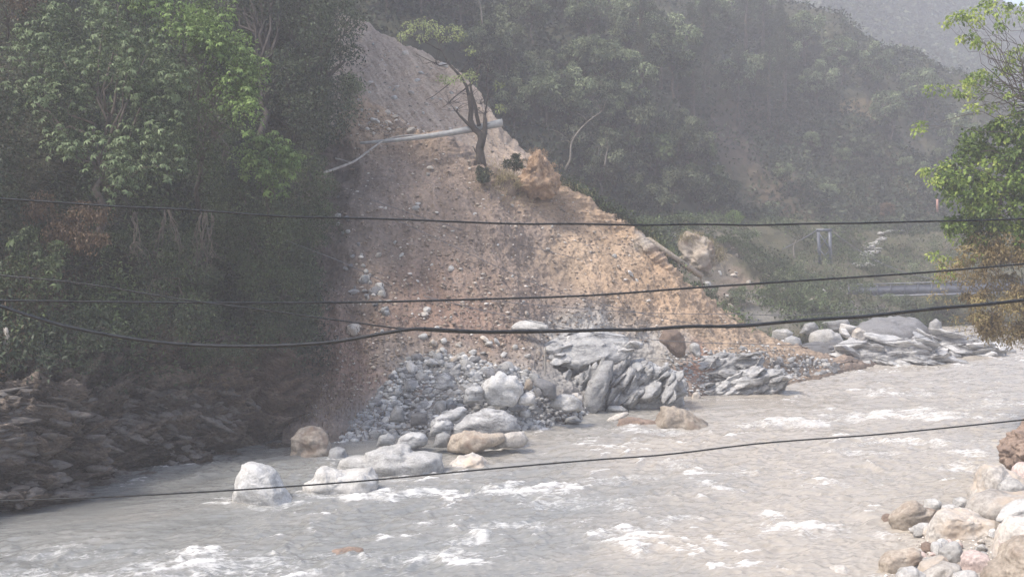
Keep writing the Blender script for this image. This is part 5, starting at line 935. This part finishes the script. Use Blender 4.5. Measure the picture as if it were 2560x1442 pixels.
# -- sunlit tree overhanging from the right
def sunlit():
    rng = np.random.default_rng(8); base = np.array([38.5, 74, 1.5]); t = thing('broadleaf_tree', base, 'near sunlit tree reaching in from the right edge, dense green with glowing leaves', 'tree'); bag = Bag(); d = 72
    dense = [(2350, 430), (2400, 380), (2440, 330), (2500, 300), (2600, 290), (2760, 330), (2800, 600), (2560, 640), (2430, 620), (2380, 600), (2360, 560), (2375, 500)]
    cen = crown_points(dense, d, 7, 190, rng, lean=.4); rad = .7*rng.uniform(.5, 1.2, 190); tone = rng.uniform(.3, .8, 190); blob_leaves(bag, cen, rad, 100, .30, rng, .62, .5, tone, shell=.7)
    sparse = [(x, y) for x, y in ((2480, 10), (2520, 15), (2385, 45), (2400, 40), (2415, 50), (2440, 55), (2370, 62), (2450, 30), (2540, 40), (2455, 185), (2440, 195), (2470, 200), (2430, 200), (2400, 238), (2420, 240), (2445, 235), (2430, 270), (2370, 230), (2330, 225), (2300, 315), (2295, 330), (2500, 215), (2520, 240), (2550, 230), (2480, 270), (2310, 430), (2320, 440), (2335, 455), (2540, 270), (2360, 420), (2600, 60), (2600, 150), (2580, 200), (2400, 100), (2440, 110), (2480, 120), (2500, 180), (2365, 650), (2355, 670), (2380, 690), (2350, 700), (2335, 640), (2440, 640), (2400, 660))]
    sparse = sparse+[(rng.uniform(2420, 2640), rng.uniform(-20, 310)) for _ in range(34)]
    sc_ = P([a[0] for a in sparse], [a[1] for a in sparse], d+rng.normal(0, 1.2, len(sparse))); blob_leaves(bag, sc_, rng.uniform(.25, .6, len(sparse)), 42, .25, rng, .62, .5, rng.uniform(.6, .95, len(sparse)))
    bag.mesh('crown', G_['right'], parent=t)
    hub = np.array([37, 73, 12.]); parts = [branch(base, hub, .4, .3, rng, 8, .02)]
    h2 = P(2590, 420, d); h3 = P(2600, 250, d); parts += [branch(hub, h2, .25, .15, rng, 8, .02), branch(h2, h3, .15, .08, rng, 8, .03)]
    for j in range(0, 78, 3): parts.append(branch(h2+rng.normal(0, .5, 3), cen[j], .06, .012, rng, 6, .06))
    for j in range(len(sparse)): parts.append(branch((h3 if sparse[j][1] < 350 else h2)+rng.normal(0, .4, 3), sc_[j], .035, .006, rng, 8, .06))
    for _ in range(26): a = P(rng.uniform(2420, 2580), rng.uniform(40, 300), d+rng.normal(0, 1)); parts.append(branch(a, a+np.array([-rng.uniform(.3, 1.8), rng.normal(0, .4), rng.uniform(-.2, 1.2)]), .018, .005, rng, 6, .07))
    V, F_ = merge(parts); mk('trunk', V, F_, bark, parent=t)
sunlit()
def rbrown():
    rng = np.random.default_rng(9); base = np.array([34.5, 71, .6]); t = thing('willow_bush', base, 'feathery yellow-brown bush hanging to the water below the near sunlit tree', 'bush'); bag = Bag(); d = 69
    poly = [(2370, 640), (2440, 600), (2560, 590), (2760, 600), (2780, 880), (2560, 865), (2500, 850), (2440, 835), (2400, 790), (2390, 740), (2350, 700)]
    cen = crown_points(poly, d, 5, 150, rng, lean=.3); rad = .7*rng.uniform(.5, 1.2, 150); blob_leaves(bag, cen, rad, 150, .26, rng, .32, .5, np.clip(rng.uniform(.25, .8, 150), 0, 1), shell=.5)
    edge = [(2345, 700), (2330, 745), (2350, 730), (2360, 690), (2370, 760), (2385, 800), (2400, 820), (2350, 660), (2470, 850), (2430, 840)]
    e = P([a[0] for a in edge], [a[1] for a in edge], d+rng.normal(0, .8, len(edge))); blob_leaves(bag, e, np.full(len(edge), .4), 40, .22, rng, .25, .4, np.full(len(edge), .7)); bag.mesh('crown', G_['rbrown'], parent=t)
    parts = [branch(base, np.array([34, 70, 5.]), .2, .12, rng, 6, .03)]; h = np.array([34, 70, 5.])
    for j in range(0, 80, 2): parts.append(branch(h, cen[j], .04, .008, rng, 7, .06))
    for p in e: parts.append(branch(h, p, .04, .006, rng, 9, .04))
    V, F_ = merge(parts); mk('trunk', V, F_, bark, parent=t)
rbrown()

# ================================================================ MADE THINGS
concrete = plain_mat('weathered_concrete', (.24, .24, .24), (.38, .38, .37), 3, .85, 0, .3)
wood = plain_mat('grey_wood', (.22, .20, .18), (.38, .355, .32), 4, .9, 0, .5)
steel = plain_mat('blue_grey_steel', (.10, .11, .135), (.16, .175, .205), 3, .5, .2, .1)
rust = plain_mat('rusty_beam', (.28, .23, .18), (.46, .39, .31), 4, .8, 0, .4)
black = plain_mat('black_cable_sheath', (.012, .012, .012), (.03, .03, .03), 20, .22, 0, .05)
black.node_tree.nodes['Principled BSDF'].inputs['Specular IOR Level'].default_value = .5
wire = plain_mat('galvanised_wire', (.08, .08, .085), (.16, .16, .17), 20, .5, .3, .1)
hole = plain_mat('dark_slot', (.01, .01, .01), (.03, .03, .03), 4, .9)
# fallen concrete pole
a = P(900, 358, 90.6); b = P(1255, 307, 90.9); pole = thing('utility_pole', a, 'long tapered concrete utility pole fallen across the crest of the slide, through the bare tree', 'utility pole')
t = np.linspace(0, 1, 24)[:, None]; pts = a+(b-a)*t-np.array([0, 0, .22])*(t*(1-t)*4); V, F_ = tube(pts, np.linspace(.10, .30, 24), 14); mk('shaft', V, F_, concrete, parent=pole)
dir_ = (b-a)/np.linalg.norm(b-a)
V, F_ = tube([b, b+dir_*.05], [.31, .31], 14); mk('end_collar', V, F_, concrete, parent=pole)
for k in (.55, 1.0): c = b-dir_*k+np.array([0, -.247, .0]); V, F_ = box(c, (.22, .04, .07)); mk('bolt_slot', V, F_, hole, parent=pole, smooth=False)
# bent log hanging from the crest
def line3(name, label, cat, px, d, r0, r1, mat, n=30, k=8, group=None):
    q_ = smooth_line([list(p) for p in px], n); dd = np.interp(np.linspace(0, 1, n), np.linspace(0, 1, len(d)), d); W_ = P(q_[:, 0], q_[:, 1], dd); V, F_ = tube(W_, np.linspace(r0, r1, n), k); o = mk(name, V, F_, mat, origin=W_[0]); tag(o, label, cat, group); return o
line3('fallen_log', 'long bent grey log drooping from the crest of the slide to the trees', 'log', [(808, 433), (845, 420), (888, 402), (925, 375), (960, 352), (1000, 341), (1060, 338)], [83, 87.5, 91.2, 92.6], .10, .06, wood)
line3('fallen_log', 'short dark broken branch lying right of the crossing of pole and log', 'branch', [(1060, 340), (1090, 341), (1115, 350), (1140, 358)], [93, 92.3], .07, .03, bark)
line3('fallen_log', 'small grey stick lying among the stones left of the fallen pole', 'branch', [(838, 396), (855, 400), (880, 408)], [88, 88], .06, .03, wood)
line3('stake', 'thin bare upright stake standing in the rubble left of the folded outcrop', 'stake', [(1363, 938), (1362, 900), (1364, 866)], [71.5, 71.5], .05, .035, bark_pale)
# rusty beam on struts
rb = thing('broken_railing', P(1704, 722, 95.6), 'rusty beam on a leaning strut at the right edge of the slide', 'railing')
V, F_ = beam(P(1618, 598, 92.5), P(1752, 690, 97), .44, .34); mk('beam', V, F_, rust, parent=rb, smooth=False)
V, F_ = beam(P(1694, 652, 95), P(1704, 722, 95.6), .26, .2); mk('strut', V, F_, rust, parent=rb, smooth=False)
V, F_ = beam(P(1751, 688, 97), P(1759, 724, 97.4), .15, .12); mk('strut', V, F_, rust, parent=rb, smooth=False)
# suspension bridge tower
def tower():
    d = 150.0; t = thing('bridge_tower', P(2062, 655, d), 'blue-grey steel bridge tower with crossed bracing above the bushes', 'bridge tower'); w_ = .18
    L0, L1, R0, R1 = P(2050, 660, d), P(2045, 577, d), P(2077, 660, d), P(2074, 578, d)
    for A, B_ in ((L0, L1), (R0, R1)): V, F_ = beam(A, B_, .38, .3); mk('leg', V, F_, steel, parent=t, smooth=False)
    V, F_ = beam(P(2041, 575, d), P(2079, 575, d), .4, .3); mk('top_beam', V, F_, steel, parent=t, smooth=False)
    for (x1, y1, x2, y2) in ((2049, 585, 2075, 622), (2074, 585, 2049, 622), (2049, 624, 2076, 655), (2075, 624, 2049, 655)): V, F_ = beam(P(x1, y1, d+.02*(x1-2060)), P(x2, y2, d+.02*(x1-2060)), .14, .1); mk('brace', V, F_, steel, parent=t, smooth=False)
    V, F_ = tube(P(np.linspace(2041, 1955, 8), 576+np.linspace(0, 1, 8)**.9*48, np.linspace(150, 138, 8)), .06, 6); mk('back_stay', V, F_, wire, parent=t)
    V, F_ = tube(P(np.linspace(2079, 2420, 14), [577, 597, 616, 633, 648, 661, 672, 681, 688, 694, 698, 701, 703, 704], np.linspace(150, 143, 14)), .05, 6); mk('main_cable', V, F_, wire, parent=t)
tower()
def footbridge():
    d0, d1 = 144, 141; t = thing('footbridge', P(2150, 742, d0), 'blue steel footbridge with trussed sides crossing the gorge to the right', 'footbridge')
    D_ = lambda x: d0+(x-2150)/300*(d1-d0)
    top = lambda x: 711-(x-2150)*.030; bot = lambda x: 742-(x-2150)*.030
    for off in (0, 1.5):
        V, F_ = beam(P(2120, top(2120), D_(2120)+off), P(2700, top(2700), D_(2700)+off), .13, .13); mk('hand_rail', V, F_, steel, parent=t, smooth=False)
        V, F_ = beam(P(2120, bot(2120), D_(2120)+off), P(2700, bot(2700), D_(2700)+off), .16, .22); mk('bottom_chord', V, F_, steel, parent=t, smooth=False)
        ps = []
        for i, x in enumerate(np.arange(2125, 2700, 34)):
            ps.append(beam(P(x, top(x), D_(x)+off), P(x, bot(x), D_(x)+off), .09)); ps.append(beam(P(x, top(x), D_(x)+off+.06), P(x+34, bot(x+34), D_(x+34)+off+.06), .07))
        V, F_ = merge(ps); mk('truss_panel', V, F_, steel, parent=t, smooth=False)
        xs = np.array([2120, 2700]); pa = P(xs, top(xs)+5, D_(xs)+off+.12); pb = P(xs, bot(xs)-2, D_(xs)+off+.12); m_ = plain_mat('mesh_panel_blue', (.085, .095, .12), (.12, .135, .165), 2, .7)
        q_ = np.stack([pa[0], pa[1], pb[1], pb[0]]); q2 = q_+np.array([0, .03, 0]); mk('side_mesh', np.concatenate([q_, q2]), np.array([[0, 1, 2, 3], [7, 6, 5, 4], [0, 4, 5, 1], [3, 2, 6, 7]]), m_, parent=t, smooth=False)
    V, F_ = beam(P(2120, 741, D_(2120)+.75), P(2700, bot(2700)-1, D_(2700)+.75), 1.4, .1); mk('deck', V, F_, wood, parent=t, smooth=False)
footbridge()
# stepped stone path
ps = []; rng = np.random.default_rng(12); pth = smooth_line([(2262, 581), (2215, 584), (2200, 590), (2206, 600), (2196, 609), (2178, 617), (2168, 622), (2186, 627), (2160, 643), (2152, 655), (2150, 665), (2163, 672)], 46)
for i, (x, y) in enumerate(pth):
    wd = .5+1.9*sstep(.3, 1, i/46); p = hp(x, y, IBE)
    for _ in range(3+int(i/5)):
        V, Fc = ICO[1]; V = facet(V, 4, rng)*np.array([rng.uniform(.3, .6), rng.uniform(.3, .5), .14]); ps.append((V*rng.uniform(.7, 1.1)+p+np.array([rng.normal(0, wd*.35), rng.normal(0, .3), .25+rng.uniform(0, .12)]), Fc))
V, F_ = merge(ps); tag(mk('path', V, F_, PALE, smooth=False), kind='structure')
ps = beam(P(2343, 530, 196), P(2343, 498, 196), .28); V, F_ = ps; tag(mk('marker_post', V, F_, plain_mat('faded_red_paint', (.34, .17, .14), (.44, .25, .21), 3, .7), origin=P(2343, 530, 196), smooth=False), 'faded red post by the hillside road, left of the near sunlit tree', 'post')
# red scrap on the near boulders
V, Fc = ICO[3]; V = V*np.array([.22, .18, .13]); V = V+fbm(V, 9, 3, 4)[:, None]*V*.9; tag(mk('cloth_scrap', V+P(2556, 1220, 51.6), Fc, plain_mat('red_cloth', (.45, .05, .04), (.6, .12, .08), 6, .8), origin=P(2556, 1220, 51.6)), 'crumpled red cloth between the near boulders at the right edge', 'cloth')

# ---------------------------------------------------------------- cables
def cable(label, pts, d0, d1, r, mat=black, name='power_cable', n=160, k=10, twist=0):
    q_ = smooth_line([list(p) for p in pts], n); dd = np.linspace(d0, d1, len(q_)); W_ = P(q_[:, 0], q_[:, 1], dd); W_ = np.concatenate([[W_[0]+unit(W_[0]-W_[8])*30], W_, [W_[-1]+unit(W_[-1]-W_[-9])*30]])
    V, F_ = tube(W_, r, k); o = mk(name, V, F_, mat, origin=W_[0]); tag(o, label, 'cable'); return o
cable('uppermost black cable crossing the whole photo, sagging gently with small kinks', [(0, 497), (150, 507), (300, 517), (420, 522), (560, 531), (700, 541), (860, 545), (1000, 549), (1150, 555), (1300, 560), (1450, 560), (1600, 563), (1750, 561), (1900, 563), (2000, 560), (2150, 558), (2300, 554), (2450, 551), (2560, 547)], 9.5, 10.5, .0085)
cable('straight black cable crossing the middle, rising at the right', [(0, 751), (400, 756), (860, 756), (1200, 748), (1500, 737), (1700, 722), (2000, 702), (2300, 682), (2560, 660)], 9, 10.5, .0085)
cable('thickest black cable, drooping at the left and wavy to the right', [(0, 765), (60, 785), (150, 812), (260, 835), (400, 856), (550, 865), (700, 864), (860, 851), (960, 833), (1040, 822), (1120, 825), (1200, 829), (1300, 828), (1430, 827), (1530, 824), (1600, 824), (1720, 816), (1850, 815), (1960, 805), (2060, 797), (2150, 792), (2260, 780), (2350, 770), (2450, 762), (2560, 750)], 7.5, 8, .0115)
cable('thin black cable running down from the left edge to meet the thickest one', [(0, 688), (200, 708), (480, 752), (640, 772), (790, 793), (900, 808), (1010, 822), (1150, 831), (1400, 830), (1700, 818), (2060, 799), (2560, 752)], 8.2, 8.3, .0055)
cable('lowest black cable, running across the river water', [(0, 1252), (300, 1240), (640, 1221), (900, 1202), (1220, 1172), (1500, 1148), (1640, 1138), (1900, 1108), (2200, 1085), (2560, 1049)], 9, 10, .0065)
def far_wire(label, pts, d0, d1, r=.022):
    q_ = smooth_line([list(p) for p in pts], 40); W_ = P(q_[:, 0], q_[:, 1], np.linspace(d0, d1, 40)); V, F_ = tube(W_, r, 5); tag(mk('thin_wire', V, F_, wire, origin=W_[0]), label, 'wire')
far_wire('thin wire over the slide, upper one, ending at the edge below the rusty beam', [(930, 500), (1060, 545), (1210, 590), (1374, 629), (1529, 669), (1639, 700), (1702, 716)], 82, 92)
far_wire('thin wire over the slide, second one, ending under the wavy cable', [(980, 545), (1100, 600), (1250, 670), (1374, 722), (1470, 750), (1590, 780), (1671, 798), (1830, 822)], 80, 84)
far_wire('thin wire over the slide that runs on across the right shore slabs', [(1060, 740), (1246, 785), (1446, 825), (1560, 842), (1647, 850), (1882, 860), (2060, 861), (2265, 848), (2430, 824)], 68, 78)
far_wire('thin nearly level wire over the lower right of the slide', [(1230, 752), (1430, 770), (1640, 783), (1830, 785), (1975, 788), (2200, 770)], 78, 92)
far_wire('thin wire leaving the cliff greenery to the dark side of the slide', [(714, 600), (780, 626), (860, 657), (980, 715)], 66, 76)
far_wire('thin wire close above the water in front of the right shore slabs', [(1560, 890), (1800, 905), (2060, 906), (2250, 880), (2470, 845)], 76, 88, .016)

# ---------------------------------------------------------------- labels: say which one of a repeat is meant
LM = [('the white banded boulder', 1255, 968), ('the largest pale shore boulder', 1215, 1060), ('the triangular grey boulder', 993, 1034), ('the dark slate block', 1365, 970), ('the swirled grey boulder', 1110, 952), ('the striped boulder', 1103, 1068), ('the pinkish brown waterline boulder', 775, 1108), ('the square dark block', 1048, 1045),
      ('the folded rock outcrop', 1560, 960), ('the bedrock patch under the thick cable', 1470, 870), ('the pale triangular stone under the cables', 885, 822), ('the round grey waterline boulder', 967, 1097), ('the upright stake', 1363, 900), ('the slanting grey boulder', 1028, 1098), ('the long tilted slab', 1125, 1040), ('the knobbly grey boulder', 1420, 1004),
      ('the bare tree', 1200, 360), ('the orange earth mound', 1348, 440), ('the rusty beam', 1690, 650), ('the broken bank stump', 1745, 640), ('the bridge tower', 2062, 610), ('the footbridge', 2260, 725), ('the stone path', 2190, 630), ('the curving pale trunk', 1440, 340), ('the white pointed stone', 920, 564), ('the small white stone high on the slide', 1036, 474),
      ('the bend of the fallen log', 950, 355), ('the middle of the fallen pole', 1080, 332), ('the egg-shaped boulder', 1738, 872), ('the waterline slate slab', 1840, 955), ('the round grey shore boulder', 1985, 860), ('the largest near boulder', 2410, 1315), ('the jutting near boulder', 2275, 1290), ('the tall facetted boulder', 2490, 1210), ('the pinkish cream boulder', 2440, 1404),
      ('the grey and white pointed boulder', 2376, 1380), ('the flat-topped brown-sided boulder', 2255, 1400), ('the huge cream boulder', 2550, 1345), ('the tallest skyline tree', 2010, 100), ('the spreading flat-topped tree', 2300, 260), ('the red post', 2343, 515), ('the tall bare stem at the top', 1200, 30), ('the rounded green tree', 1640, 430), ('the fresh green terrace bush', 1835, 550),
      ('the yellowish stone by the trees', 782, 726), ('the pale hillside patch', 2180, 260), ('the boulder pile at the waterline', 2105, 905), ('the middle cable where it leaves the slide', 1700, 722)]
NOUN = {'rubble_stone': 'grey rubble stone', 'scree_stone': 'pale stone', 'crest_stone': 'pale crest stone', 'gully_stone': 'gully stone', 'toe_stone': 'waterline stone', 'upper_scree_stone': 'upper slide stone', 'terrace_stone': 'pale terrace stone', 'near_pebble': 'small stone', 'hillside_tree': 'misty broadleaf tree', 'pine_tree': 'misty pine', 'hillside_bush': 'dull hillside bush', 'scrub_bush': 'low scrub bush'}
ORD = ['', 'second ', 'third ', 'fourth ', 'fifth ', 'sixth ', 'seventh ', 'eighth ', 'ninth ', 'tenth ', 'eleventh ', 'twelfth ']
bins = {}
for o in [o for o in sc.objects if o.parent is None and o.get('group') and o.name.split('.')[0] in NOUN]:
    k = o.name.split('.')[0]; x, y = proj(np.array(o.location)); x = float(x); y = float(y)-(25 if 'tree' in k else 0)
    dl = sorted(((x-a)**2+(y-b_)**2, nme, a, b_) for nme, a, b_ in LM)[0]; dx, dy = x-dl[2], y-dl[3]
    dr = ('right of' if dx > 0 else 'left of') if abs(dx) > abs(dy) else ('below' if dy > 0 else 'above'); bins.setdefault((k, dr, dl[1]), []).append((dl[0], o))
for (k, dr, nme), L_ in bins.items():
    for i, (_, o) in enumerate(sorted(L_, key=lambda a: a[0])):
        if i < 12: o['label'] = f"{NOUN[k]}, {ORD[i]}closest {dr} {nme}"
        else: o['label'] = f"{NOUN[k]} among those farther {dr} {nme}"

# ---------------------------------------------------------------- the hazy air
m = bpy.data.materials.new('haze_air'); m.use_nodes = True; nt = m.node_tree; nt.nodes.remove(nt.nodes['Principled BSDF'])
pv = nt.nodes.new('ShaderNodeVolumePrincipled'); pv.inputs['Color'].default_value = (.93, .92, .95, 1); pv.inputs['Density'].default_value = .0012; pv.inputs['Anisotropy'].default_value = .2
nt.links.new(pv.outputs[0], nt.nodes['Material Output'].inputs['Volume'])
v, f = box((0, 450, 98.5), (1840, 1540, 211)); hz = mk('haze', v, f, m, smooth=False); tag(hz, kind='stuff')
hz['label'] = 'pale blue-grey haze filling the air of the valley'
